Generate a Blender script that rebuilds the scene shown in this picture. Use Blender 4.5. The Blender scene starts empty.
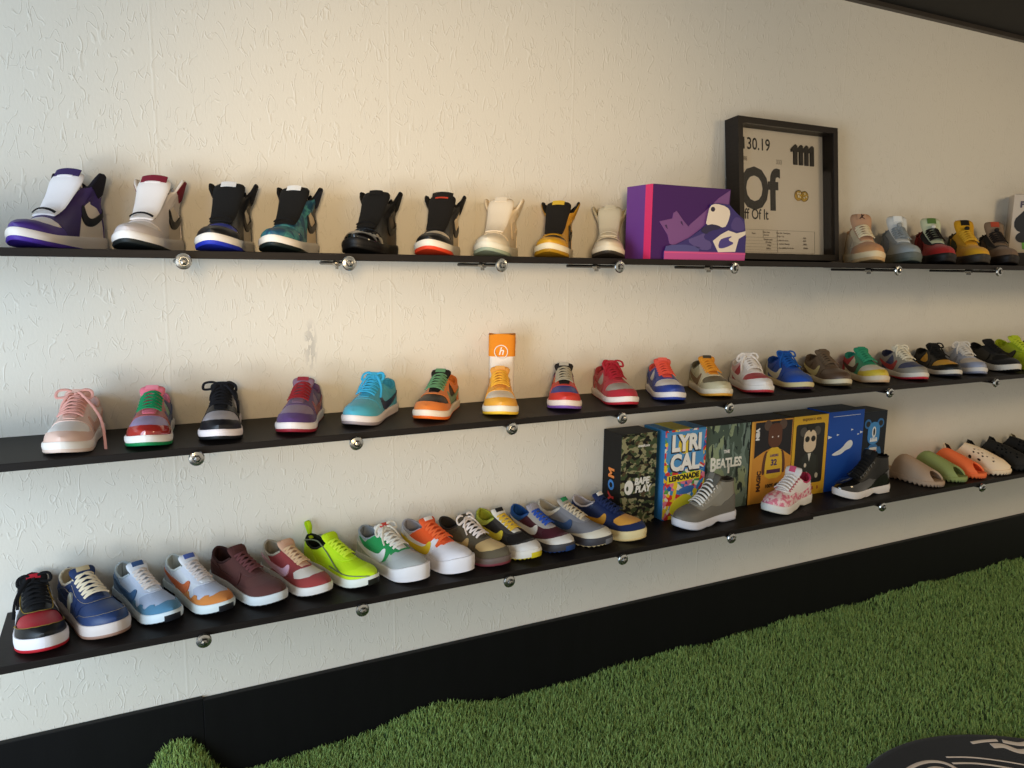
import bpy, math, random
import numpy as np
from mathutils import Vector, Matrix
from mathutils.geometry import delaunay_2d_cdt
random.seed(7); rng = np.random.default_rng(7)
SC = bpy.context.scene; COL = SC.collection
PI = math.pi

# ------------------------------------------------------------------ camera
cam = bpy.data.cameras.new('camera'); co = bpy.data.objects.new('camera', cam); COL.objects.link(co)
cam.sensor_fit = 'HORIZONTAL'; cam.sensor_width = 36.0; cam.lens = 769.0/1024*36
cam.clip_start = .05
# rows: world axes seen in camera space (x right, y up, z back)
M = Matrix(((0.89173859, -0.45236567, 0.01294587), (0.05824314, 0.14308802, 0.98799471), (-0.44878729, -0.880279, 0.1539443)))
co.matrix_world = Matrix.Translation((0, -2.05, 1.40)) @ M.transposed().to_4x4()
SC.camera = co

# ------------------------------------------------------------------ light
w = bpy.data.worlds.new('world'); SC.world = w; w.use_nodes = True
bg = w.node_tree.nodes['Background']; bg.inputs[0].default_value = (1.0, .87, .69, 1); bg.inputs[1].default_value = .57
def area(name, loc, to, size, size_y, col, power, spread=180):
    l = bpy.data.lights.new(name, 'AREA'); l.shape = 'RECTANGLE'; l.size = size; l.size_y = size_y
    l.color = col; l.energy = power; l.spread = math.radians(spread)
    o = bpy.data.objects.new(name, l); COL.objects.link(o); o.location = loc
    o.rotation_euler = (Vector(to)-Vector(loc)).to_track_quat('-Z', 'Y').to_euler(); return o
area('window_daylight', (-1.9, -1.7, 1.0), (.5, 0, .7), 1.6, 1.8, (.50, .74, 1.0), 74)
area('pavement_bounce', (-1.7, -2.3, .55), (.6, 0, 1.0), .8, .5, (1.0, .84, .62), 14)
area('right_warm_fill', (3.1, -2.1, 2.2), (3.0, 0, .9), .5, .5, (1.0, .74, .42), 10)  # added fill that warms the dim right end of the wall, no visible fixture
sp = bpy.data.lights.new('warm_wall_spot', 'SPOT'); sp.energy = 205; sp.color = (1.0, .72, .40); sp.spot_size = math.radians(40); sp.spot_blend = 1.0; sp.shadow_soft_size = .22  # added soft spot, well below the ceiling, for the warm upper middle wall
so = bpy.data.objects.new('warm_wall_spot', sp); COL.objects.link(so); so.location = (-.3, -2.9, 1.55)
so.rotation_euler = (Vector((.85, 0, 1.52))-Vector(so.location)).to_track_quat('-Z', 'Y').to_euler()
SC.view_settings.view_transform = 'Standard'; SC.view_settings.look = 'None'
SC.view_settings.exposure = 0.0; SC.view_settings.gamma = 1.0; SC.view_settings.use_curve_mapping = False

# ------------------------------------------------------------------ materials
def lin(c):
    if isinstance(c, str):
        c = c.lstrip('#'); c = [int(c[i:i+2], 16)/255 for i in (0, 2, 4)]
        c = [v/12.92 if v <= .04045 else ((v+.055)/1.055)**2.4 for v in c]
    return (c[0], c[1], c[2], 1)
MC = {}
KIND = {'leather': (.42, .25, 900), 'suede': (.92, .5, 1600), 'knit': (.85, .8, 700), 'rubber': (.5, .08, 400), 'patent': (.08, .02, 200),
        'foam': (.65, .12, 500), 'metal': (.25, .0, 100), 'card': (.55, .05, 300), 'ink': (.6, .0, 100), 'cotton': (.9, .9, 500)}
def mat(c, kind='leather'):
    k = (c, kind)
    if k in MC: return MC[k]
    m = bpy.data.materials.new(kind); m.use_nodes = True; nt = m.node_tree; b = nt.nodes['Principled BSDF']
    r, bump, sc = KIND[kind]
    b.inputs['Base Color'].default_value = lin(c); b.inputs['Roughness'].default_value = r
    if kind == 'metal': b.inputs['Metallic'].default_value = 1
    if kind == 'patent': b.inputs['Coat Weight'].default_value = .6
    if kind == 'suede': b.inputs['Sheen Weight'].default_value = .15
    if kind in ('suede', 'knit', 'foam', 'cotton', 'rubber', 'leather', 'card'):
        tc = nt.nodes.new('ShaderNodeTexCoord'); n = nt.nodes.new('ShaderNodeTexNoise'); n.inputs['Scale'].default_value = sc; n.inputs['Detail'].default_value = 2
        nt.links.new(tc.outputs['Object'], n.inputs['Vector'])
        bp = nt.nodes.new('ShaderNodeBump'); bp.inputs['Strength'].default_value = min(1, bump); bp.inputs['Distance'].default_value = .0006
        nt.links.new(n.outputs['Fac'], bp.inputs['Height']); nt.links.new(bp.outputs['Normal'], b.inputs['Normal'])
    if kind in ('suede', 'knit', 'cotton', 'foam', 'rubber', 'card'): b.inputs['Specular IOR Level'].default_value = .25
    if kind == 'leather': b.inputs['Specular IOR Level'].default_value = .35
    MC[k] = m; return m
def ramp_mat(name, kind, scale, stops, rough=.6, stretch=(1, 1, 1), vor=False, interp='CONSTANT', detail=2, distort=0):
    """procedural print: noise or voronoi cells through a colour ramp, object coordinates"""
    m = bpy.data.materials.new(name); m.use_nodes = True; nt = m.node_tree; b = nt.nodes['Principled BSDF']; b.inputs['Roughness'].default_value = rough; b.inputs['Specular IOR Level'].default_value = .25
    tc = nt.nodes.new('ShaderNodeTexCoord'); mp = nt.nodes.new('ShaderNodeMapping'); mp.inputs['Scale'].default_value = stretch
    nt.links.new(tc.outputs['Object'], mp.inputs['Vector'])
    if vor:
        t = nt.nodes.new('ShaderNodeTexVoronoi'); t.inputs['Scale'].default_value = scale
        nt.links.new(mp.outputs[0], t.inputs['Vector']); sp_ = nt.nodes.new('ShaderNodeSeparateColor'); nt.links.new(t.outputs['Color'], sp_.inputs[0]); out = sp_.outputs[0]
    else:
        t = nt.nodes.new('ShaderNodeTexNoise'); t.inputs['Scale'].default_value = scale; t.inputs['Detail'].default_value = detail; t.inputs['Distortion'].default_value = distort
        nt.links.new(mp.outputs[0], t.inputs['Vector']); out = t.outputs['Fac']
    cr = nt.nodes.new('ShaderNodeValToRGB'); cr.color_ramp.interpolation = interp
    el = cr.color_ramp.elements
    while len(el) < len(stops): el.new(.5)
    for e, (p, c) in zip(el, stops): e.position = p; e.color = lin(c)
    nt.links.new(out, cr.inputs[0]); nt.links.new(cr.outputs[0], b.inputs['Base Color']); return m

# ------------------------------------------------------------------ object helpers
def link(o, parent=None):
    COL.objects.link(o)
    if parent is not None: o.parent = parent
    return o
def mesh(name, V, F, smooth=None):
    me = bpy.data.meshes.new(name); me.from_pydata([tuple(map(float, v)) for v in V], [], [tuple(f) for f in F]); me.validate(); me.update()
    if smooth is not None:
        me.polygons.foreach_set('use_smooth', [True]*len(me.polygons)); me.set_sharp_from_angle(angle=math.radians(smooth))
    return me
def put(name, me, m, parent=None):
    """an object with its own material on mesh data that copies may share"""
    if len(me.materials) == 0: me.materials.append(None)
    o = bpy.data.objects.new(name, me); link(o, parent)
    o.material_slots[0].link = 'OBJECT'; o.material_slots[0].material = m
    return o
def thing(name, label, cat, loc=(0, 0, 0), rz=0, group=None):
    o = bpy.data.objects.new(name, None); link(o); o.empty_display_size = .05; o.location = loc; o.rotation_euler = (0, 0, rz)
    o['label'] = label; o['category'] = cat
    if group: o['group'] = group
    return o
def tag(o, label, cat, group=None):
    o['label'] = label; o['category'] = cat
    if group: o['group'] = group
    return o
class MB:
    def __init__(s): s.V = []; s.F = []
    def add(s, V, F): k = len(s.V); s.V += [tuple(map(float, v)) for v in V]; s.F += [tuple(i+k for i in f) for f in F]
    def box(s, a, b):
        x0, y0, z0 = a; x1, y1, z1 = b
        s.add([(x0, y0, z0), (x1, y0, z0), (x1, y1, z0), (x0, y1, z0), (x0, y0, z1), (x1, y0, z1), (x1, y1, z1), (x0, y1, z1)],
              [(0, 3, 2, 1), (4, 5, 6, 7), (0, 1, 5, 4), (1, 2, 6, 5), (2, 3, 7, 6), (3, 0, 4, 7)]); return s
    def prism(s, pts, y0, y1):
        """polygon in x,z pushed along y"""
        vs = [Vector((p[0], p[1])) for p in pts]; r = delaunay_2d_cdt(vs, [], [list(range(len(vs)))], 1, 1e-7)
        P = [(v.x, v.y) for v in r[0]]; n = len(P); T = [tuple(f) for f in r[2]]
        F = [tuple(f) for f in T]+[tuple(i+n for i in reversed(f)) for f in T]
        m = len(pts); idx = {}
        for i, v in enumerate(P): idx[(round(v[0], 6), round(v[1], 6))] = i
        ring = [idx.get((round(p[0], 6), round(p[1], 6))) for p in pts]
        if None not in ring:
            for i in range(m): a, b = ring[i], ring[(i+1) % m]; F.append((a, b, b+n, a+n))
        s.add([(x, y0, z) for x, z in P]+[(x, y1, z) for x, z in P], F); return s
    def lathe(s, prof, c=(0, 0, 0), axis='y', n=20):
        """profile [(r, t)] spun round the axis"""
        V = []; F = []
        for r, t in prof:
            for i in range(n):
                a = 2*PI*i/n; u, v = r*math.cos(a), r*math.sin(a)
                p = {'y': (u, t, v), 'z': (u, v, t), 'x': (t, u, v)}[axis]; V.append((p[0]+c[0], p[1]+c[1], p[2]+c[2]))
        for j in range(len(prof)-1):
            for i in range(n): F.append((j*n+i, j*n+(i+1) % n, (j+1)*n+(i+1) % n, (j+1)*n+i))
        F.append(tuple(range(n))[::-1]); F.append(tuple((len(prof)-1)*n+i for i in range(n)))
        s.add(V, F); return s
    def mesh(s, name, smooth=None): return mesh(name, s.V, s.F, smooth)
    def build(s, name, m, parent=None, smooth=None, bevel=0):
        o = put(name, s.mesh(name, smooth), m, parent)
        if bevel:
            b = o.modifiers.new('bevel', 'BEVEL'); b.width = bevel; b.segments = 2; b.limit_method = 'ANGLE'
        return o
def struct(o): o['kind'] = 'structure'; return o
def spline(P, n=6, closed=False):
    P = np.array(P, float); N = len(P); out = []
    rngi = range(N if closed else N-1)
    for i in rngi:
        p0, p1, p2, p3 = (P[(i-1) % N], P[i], P[(i+1) % N], P[(i+2) % N]) if closed else (P[max(i-1, 0)], P[i], P[i+1], P[min(i+2, N-1)])
        for k in range(n):
            t = k/n; out.append(.5*((2*p1)+(-p0+p2)*t+(2*p0-5*p1+4*p2-p3)*t*t+(-p0+3*p1-3*p2+p3)*t**3))
    if not closed: out.append(P[-1])
    return np.array(out)
def tube(mb, P, r, rf=None, up=(0, 0, 1), n=6, closed=False):
    """flattened tube along P; r across, rf thick along 'up'"""
    P = np.array(P, float); N = len(P); rf = rf or r; V = []; F = []
    up = np.array(up, float)
    for i in range(N):
        t = (P[(i+1) % N]-P[i-1]) if closed else (P[min(i+1, N-1)]-P[max(i-1, 0)])
        t = t/(np.linalg.norm(t)+1e-9); s_ = np.cross(t, up)
        if np.linalg.norm(s_) < 1e-3: s_ = np.cross(t, (1, .1, 0))
        s_ = s_/np.linalg.norm(s_); u = np.cross(s_, t)
        for k in range(n): a = 2*PI*k/n; V.append(P[i]+s_*math.cos(a)*r+u*math.sin(a)*rf)
    for i in range(N if closed else N-1):
        j = (i+1) % N
        for k in range(n): F.append((i*n+k, i*n+(k+1) % n, j*n+(k+1) % n, j*n+k))
    if not closed: F.append(tuple(range(n))[::-1]); F.append(tuple((N-1)*n+k for k in range(n)))
    mb.add(V, F)
def text_mesh(s, size, bold=0, shear=0, depth=.0004, align='CENTER', sx=1.0):
    c = bpy.data.curves.new('t', 'FONT'); c.body = s; c.size = size; c.offset = bold; c.shear = shear; c.extrude = depth/2; c.align_x = align; c.align_y = 'CENTER'; c.resolution_u = 3
    o = bpy.data.objects.new('t', c); COL.objects.link(o)
    me = bpy.data.meshes.new_from_object(o.evaluated_get(bpy.context.evaluated_depsgraph_get()))
    bpy.data.objects.remove(o); bpy.data.curves.remove(c)
    V = [(v.co.x*sx, -v.co.z, v.co.y) for v in me.vertices]; F = [tuple(p.vertices) for p in me.polygons]
    bpy.data.meshes.remove(me); return V, F
def text(name, s, size, x, y, z, m, parent, rot=0, **k):
    V, F = text_mesh(s, size, **k); c_, s_ = math.cos(rot), math.sin(rot)
    V = [(v[0]*c_-v[2]*s_+x, v[1]+y, v[0]*s_+v[2]*c_+z) for v in V]
    return put(name, mesh(name, V, F), m, parent)

# ------------------------------------------------------------------ shoe last: a parametric surface
SU = np.linspace(0, 1, 801); SW = SU-.86*np.sin(2*PI*SU)/(2*PI)
def s2u(s): return np.interp(s, SW, SU)
def u2s(u): return np.interp(u, SU, SW)
def tab(t): return np.array([p[0] for p in t], float), np.array([p[1] for p in t], float)
class Last:
    def __init__(s, **k):
        s.L = .28; s.z0 = .023; s.wide = 1.0; s.spring = .012; s.flare = 0; s.arch = 0; s.lug = 0; s.band = .010; s.toe_rand = 0; s.ext = .004; s.heel_kick = 0
        s.W = tab([(0, .030), (.1, .032), (.25, .0345), (.4, .0355), (.55, .041), (.68, .0470), (.78, .0485), (.9, .043), (1, .035)])
        s.H = tab([(0, .075), (.03, .098), (.28, .10), (.36, .086), (.42, .080), (.5, .070), (.6, .058), (.68, .050), (.76, .045), (.85, .040), (.93, .031), (1, .015)])
        s.R = tab([(0, .074), (.03, .070), (.12, .058), (.2, .054), (.28, .060), (.37, .076)])
        s.N = tab([(0, 2.6), (.3, 2.5), (.45, 2.1), (.7, 2.2), (1, 2.5)])
        s.T = tab([(0, 1.0), (1, 1.0)]); s.sf = .365; s.tongue = None
        for a, b in k.items(): setattr(s, a, tab(b) if a in 'WHRNT' else b)
    def w(s, t, ext=0):
        t = np.clip(t, 0, 1); g = np.interp(t, *s.W)*s.wide+ext
        g = g*np.where(t < .1, np.sqrt(np.clip(1-(1-t/.1)**2, 0, 1)), 1)
        return g*np.where(t > .8, np.sqrt(np.clip(1-((t-.8)/.2)**2, 0, 1)), 1)
    def base(s, t): return s.z0*np.interp(t, *s.T)
    def up(s, t): return s.spring*np.clip((t-.72)/.28, 0, 1)**2
    def cx(s, t): return -.004+.016*np.clip(t-.3, 0, 1)**1.5
    def rim_a(s, t):
        H = np.interp(t, *s.H); R = np.minimum(np.interp(t, *s.R), H*.995); n = np.interp(t, *s.N)
        return np.arccos((R/H)**(n/2))/(PI/2)
    def az(s, t, z):
        H = np.interp(t, *s.H); n = np.interp(t, *s.N); return np.arccos(np.clip(np.clip(z, 0, None)/H, 0, 1)**(n/2))/(PI/2)
    def P(s, t, a, off=0.0):
        t = np.asarray(t, float); a = np.asarray(a, float)
        q = s._P(t, a)
        if np.any(np.asarray(off) != 0):
            e = 2e-3; t0 = np.clip(t, .012, .988); a0 = np.clip(a, -.97, .97)
            d1 = s._P(t0+e, a0)-s._P(t0-e, a0); d2 = s._P(t0, a0+e)-s._P(t0, a0-e)
            n = np.cross(d1, d2); n = n/(np.linalg.norm(n, axis=-1, keepdims=True)+1e-12)
            kt = np.clip((t-.965)/.03, 0, 1)[..., None]; kh = np.clip((.02-t)/.015, 0, 1)[..., None]
            n = n*(1-kt)+np.array([0, -1, .25])*kt; n = n*(1-kh)+np.array([0, 1, .1])*kh
            q = q+n*np.asarray(off)[..., None] if np.ndim(off) else q+n*off
        return q
    def _P(s, t, a):
        th = a*PI/2; n = np.interp(t, *s.N); H = np.interp(t, *s.H)
        x = s.w(t)*np.sign(np.sin(th))*np.abs(np.sin(th))**(2/n); z = H*np.abs(np.cos(th))**(2/n)
        x = x+np.sign(x)*s.flare*np.clip(z-.085, 0, 1)*np.clip((t-.02)*12, 0, 1)*np.clip((.42-t)*8, 0, 1)
        lean = .10*np.clip(z-.03, 0, 1)*np.clip((.3-t)*4, 0, 1)
        return np.stack([x+s.cx(t), -t*s.L-lean, s.base(t)+z+s.up(t)-.002], -1)
    def hole(s):
        ts = np.concatenate([[.004], np.linspace(.012, s.sf, 16)]); a = s.rim_a(ts)
        return list(zip(ts, a))+list(zip(ts[::-1], -a[::-1]))
def inpoly(x, y, P):
    P = np.asarray(P); c = False; j = len(P)-1
    for i in range(len(P)):
        if (P[i, 1] > y) != (P[j, 1] > y) and x < (P[j, 0]-P[i, 0])*(y-P[i, 1])/(P[j, 1]-P[i, 1])+P[i, 0]: c = not c
        j = i
    return c
def chaikin(P, it=2):
    P = np.array(P, float)
    for _ in range(it):
        Q = np.roll(P, -1, 0); P = np.stack([.75*P+.25*Q, .25*P+.75*Q], 1).reshape(-1, 2)
    return P
def densify(P, d=.05):
    P = np.asarray(P, float); out = []
    for i in range(len(P)):
        a, b = P[i], P[(i+1) % len(P)]; n = max(1, int(math.ceil(np.hypot(*(b-a))/d)))
        for k in range(n): out.append(a+(b-a)*k/n)
    return np.array(out)
def panel(last, polys, off, holes=None, thick=None, cut=True, step=(.03, .07)):
    """cut a piece of the last's surface: polygons in (s, a), raised by off, with a rim down to the surface (or thick)"""
    thick = off+.0006 if thick is None else thick
    cuts = ([last.hole()] if cut else [])+(holes or [])
    VV = []; FF = []
    def U(P): P = np.array(P, float); P[:, 0] = s2u(np.clip(P[:, 0], 0, 1)); P[:, 1] = np.clip(P[:, 1], -1, 1); return P
    cu = [U(c) for c in cuts]
    for poly in polys:
        pu = densify(U(poly)); pts = list(pu); edges = [(i, (i+1) % len(pu)) for i in range(len(pu))]
        for c in cu:
            d = densify(c); k = len(pts); pts += list(d); edges += [(k+i, k+(i+1) % len(d)) for i in range(len(d))]
        mn = pu.min(0); mx = pu.max(0)
        for gx in np.arange(mn[0]+step[0]*.5, mx[0], step[0]):
            for gy in np.arange(mn[1]+step[1]*.5, mx[1], step[1]): pts.append(np.array([gx, gy]))
        r = delaunay_2d_cdt([Vector((float(p[0]), float(p[1]))) for p in pts], edges, [], 0, 1e-6)
        uv = np.array([(v.x, v.y) for v in r[0]]); T = []
        for f in r[2]:
            c = uv[list(f)].mean(0)
            if not inpoly(c[0], c[1], pu): continue
            if any(inpoly(c[0], c[1], q) for q in cu): continue
            T.append(tuple(f))
        used = sorted({i for f in T for i in f}); mp = {i: k for k, i in enumerate(used)}
        T = [tuple(mp[i] for i in f) for f in T]; uv = uv[used]
        if not len(uv): continue
        t = u2s(uv[:, 0]); top = last.P(t, uv[:, 1], off); bot = last.P(t, uv[:, 1], off-thick)
        n = len(uv); F = list(T); cnt = {}
        for f in T:
            for i in range(3): e = (f[i], f[(i+1) % 3]); cnt[e] = 1
        for (a, b) in list(cnt):
            if (b, a) not in cnt: F.append((b, a, a+n, b+n))
        k = len(VV); VV += list(top)+list(bot); FF += [tuple(i+k for i in f) for f in F]
    return VV, FF
def sym(inner, outer):
    """U-shaped panel from half outlines given front end last (a = 0 at the front)"""
    I = list(inner); O = list(outer)
    return I+[(s, -a) for s, a in I[::-1]]+[(s, -a) for s, a in O]+O[::-1]
def mirror(P): return [P, [(s, -a) for s, a in P[::-1]]]
def sole(last, rings, lug=0, arch=0, taper=0, fsplit=0, smooth=50, n=44, caps=True, zrel=None):
    """rings: (height fraction of the sole, outward offset); a closed stack"""
    tt = u2s(np.linspace(0, 1, n)); V = []; F = []
    per = 2*n
    for (fz, out) in rings:
        e = last.ext+out; tx = tt
        w_ = last.w(tt, e); y = -(tt*(last.L+2*e)-e)
        if taper: fz_ = (fz if fz > fsplit+.01 else fz*(taper+(1-taper)*np.clip((tt-.40)/.38, 0, 1)))
        else: fz_ = fz
        z = fz_*(last.base(tt))+last.up(tt)+.0005
        if last.heel_kick: y = y+np.where(tt < .15, last.heel_kick*(1-tt/.15)*(1-abs(fz-.6)), 0)
        if arch: z = z+arch*np.exp(-((tt-.40)/.07)**2)*(1-fz)**2+arch*.25*np.exp(-((tt-.62)/.03)**2)*(1-fz)**2
        if last.toe_rand: z = z+last.toe_rand*fz*np.clip((tt-.72)/.2, 0, 1)
        if lug and fz < .12: z = z+lug*(np.arange(n) % 2)
        xc = last.cx(tt)
        V += [(xc[i]+w_[i], y[i], z[i]) for i in range(n)]+[(xc[i]-w_[i], y[i], z[i]) for i in range(n-1, -1, -1)]
    R = len(rings)
    for j in range(R-1):
        for i in range(per): F.append((j*per+i, j*per+(i+1) % per, (j+1)*per+(i+1) % per, (j+1)*per+i))
    for j, fl in ((0, 1), (R-1, 0)):
        for i in range(n-1):
            q = (j*per+i, j*per+i+1, j*per+per-2-i, j*per+per-1-i); F.append(q if fl else q[::-1])
    return mesh('sole', V, F, smooth)

def swoosh_low(l, k=1.0, dz=0):
    P = [(.02, .047), (.15, .036), (.30, .028), (.42, .026), (.485, .031), (.525, .048), (.56, .046), (.575, .030), (.555, .015), (.50, .007), (.42, .005), (.30, .011), (.15, .025)]
    return [(s, z*k+dz) for s, z in P]
def swoosh_high(l):
    return [(.0, .078), (.10, .062), (.20, .050), (.27, .048), (.31, .056), (.325, .080), (.345, .078), (.365, .058), (.355, .040), (.31, .030), (.24, .030), (.14, .042), (.05, .060)]
def zpoly(l, P):
    P = densify(chaikin(P, 2), .03); return [(float(t), float(l.az(t, z))) for t, z in P]
def lace_rows(l, s0, s1, n, aw=.27, r=.0036, off=.006, style='cross', lift=.004):
    mb = MB(); rows = np.linspace(s0, s1, n)
    for i, t in enumerate(rows):
        def bar(ta, tb, a0, a1, o):
            k = 9; a = np.linspace(a0, a1, k); tt = np.linspace(ta, tb, k)
            P = l.P(tt, a, off+o*np.sin(np.linspace(0, PI, k))); tube(mb, P, r, r*.38, up=(0, -.6, .8), n=6)
        if style == 'bar' or i == n-1: bar(t, t, -aw, aw, lift)
        if style == 'cross' and i < n-1: bar(t, rows[i+1], -aw, aw, lift); bar(t, rows[i+1], aw, -aw, lift*1.6)
    return mb
def eyelets(l, s0, s1, n, aw=.29, off=.0035):
    mb = MB()
    for t in np.linspace(s0, s1, n):
        for a in (-aw, aw):
            c = l.P(np.array([t]), np.array([a]), off)[0]; mb.lathe([(.0025, -.001), (.003, .001)], c, 'z', 8)
    return mb
def bow(l, s, droop=0, size=1.0, tails=((1, .05), (-1, .04)), hang=0, asym=(1, 1), tilt=0):
    mb = MB(); c = l.P(np.array([s]), np.array([0.]), .012)[0]
    for sg in (-1, 1):
        a = .030*size*asym[(sg+1)//2]; droop = max(0, tilt*sg)
        P = spline([c, c+[sg*a*.7, .004, .012], c+[sg*a*1.45, .002, .010-droop], c+[sg*a*1.5, -.008, -.004-droop], c+[sg*a*.7, -.008, -.003], c], 5)
        tube(mb, P, .0035, .0013, up=(0, -.8, .6))
    for sg, ln in tails:
        P = spline([c, c+[sg*.014, -.010, .004], c+[sg*(.02+ln*.35), -.018-ln*.3, -.012-ln*.3], c+[sg*(.02+ln*.5)+hang*.01, -.025-ln*.6, -.02-ln*.85]], 5)
        tube(mb, P, .0032, .0013, up=(0, -.8, .6))
    mb.lathe([(.003, -.006), (.007, -.003), (.007, .003), (.003, .006)], c, 'x', 8)
    return mb
def tongue_mesh(l, s0, s_top, length, w0, w1, thick, angle, arch=.25, curl=0.0, off=.0012):
    """padded strip: follows the throat from s0 to s_top, then rises at angle"""
    ts = np.linspace(s0, s_top, 7); base = [l.P(np.array([t]), np.array([0.]), 0)[0] for t in ts]
    tip = base[-1]; K = 7; C = list(base)
    prev = np.array(base[-1])-np.array(base[-2]); a0 = math.atan2(prev[2], prev[1]); a1 = math.radians(angle)
    p = np.array(tip)
    for k in range(K):
        f = min(1, (k+1)/3); a = a0+(a1-a0)*f+curl*max(0, k-3)/3; p = p+np.array([0, math.cos(a), math.sin(a)])*length/K; C.append(p.copy())
    C = np.array(C); N = len(C); V = []; F = []; q = 14
    for i in range(N):
        t = C[min(i+1, N-1)]-C[max(i-1, 0)]; t = t/np.linalg.norm(t); nrm = np.array([0, -t[2], t[1]])
        if nrm[2] < 0 and i < 7: nrm = -nrm
        f = i/(N-1); wd = (w0+(w1-w0)*min(1, f*1.35))/2; th = thick*(.35+.65*min(1, max(0, f-.25)*2.0))
        if i == N-1: wd *= .80; th *= .45
        if i == N-2: wd *= .96; th *= .9
        for k in range(q):
            a = 2*PI*k/q; cx_ = math.cos(a); sx_ = math.sin(a)
            xx = wd*np.sign(cx_)*abs(cx_)**.6; tt = th/2*np.sign(sx_)*abs(sx_)**.8
            V.append(C[i]+np.array([xx, 0, 0])+nrm*(tt+off+th*.4-arch*(xx/ (wd+1e-6))**2*wd*.8))
    for i in range(N-1):
        for k in range(q): F.append((i*q+k, i*q+(k+1) % q, (i+1)*q+(k+1) % q, (i+1)*q+k))
    F.append(tuple(range(q))[::-1]); F.append(tuple((N-1)*q+k for k in range(q)))
    # face of the tongue near the top, for the label
    f0 = C[-3]; t = C[-2]-C[-4]; t = t/np.linalg.norm(t); nrm = np.array([0, -t[2], t[1]])
    return mesh('tongue', V, F, 60), (f0, t, nrm, thick)
def label_mesh(info, w, h, up=0.0, th=.0016):
    f0, t, nrm, thick = info; V = []; nx = 8
    for d in (thick*.9+.0016, thick*.9+.0016+th):
        for j in (-1, 1):
            for k in range(nx+1):
                x = -w/2+w*k/nx; V.append(f0+np.array([x, 0, 0])+t*(j*h/2+up)+nrm*(d-(abs(x)/.03)**2*.006))
    F = []; m = nx+1
    for k in range(nx): F += [(k, k+1, m+k+1, m+k), (2*m+k, 3*m+k, 3*m+k+1, 2*m+k+1), (k, 2*m+k, 2*m+k+1, k+1), (m+k, m+k+1, 3*m+k+1, 3*m+k)]
    F += [(0, m, 3*m, 2*m), (nx, 2*m+nx, 3*m+nx, m+nx)]
    return mesh('tongue_label', V, F)

FULL = [[(0, 1), (0, -1), (1, -1), (1, 1)]]
# ---- panel outlines shared by the shoe families (half outlines, a > 0)
TOEBOX = [(.685, 0), (.69, .20), (.66, .42), (.68, .64), (.77, .72), (.89, .60), (.95, .34), (.96, 0)]
def symfull(H): return [[(s, a) for s, a in H]+[(s, -a) for s, a in H[::-1]]]
MUD_IN = [(.57, 1.05), (.62, .86), (.70, .74), (.79, .67), (.88, .52), (.93, .28), (.94, 0)]
def mud(inp): I = inp; return [[(s, a) for s, a in I]+[(s, -a) for s, a in I[::-1][1:]]+[(1.02, -1.05), (1.02, 1.05)]]
def eyestay_low(drop=True):
    inner = [(.355, .235), (.45, .225), (.60, .20), (.655, .15), (.668, 0)]
    outer = [(.355, .43), (.43, .50), (.48, .62), (.50, .80), (.50, 1.05), (.66, 1.05), (.655, .85), (.66, .60), (.695, .34), (.715, .14), (.718, 0)] if drop else [(.355, .43), (.45, .46), (.55, .46), (.63, .40), (.685, .28), (.71, .12), (.715, 0)]
    return [sym(inner, outer)]
HEEL_LOW = mirror([(-.02, .2), (.06, .3), (.09, .62), (.13, .80), (.17, 1.05), (-.02, 1.05)])
def rimband(l, w=.14, s0=.0, s1=None):
    s1 = s1 or l.sf; ts = np.linspace(max(s0, .004), s1, 12); a = l.rim_a(ts)
    return mirror([(t, x-.02) for t, x in zip(ts, a)]+[(t, min(.98, x+w)) for t, x in zip(ts[::-1], a[::-1])])

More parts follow.
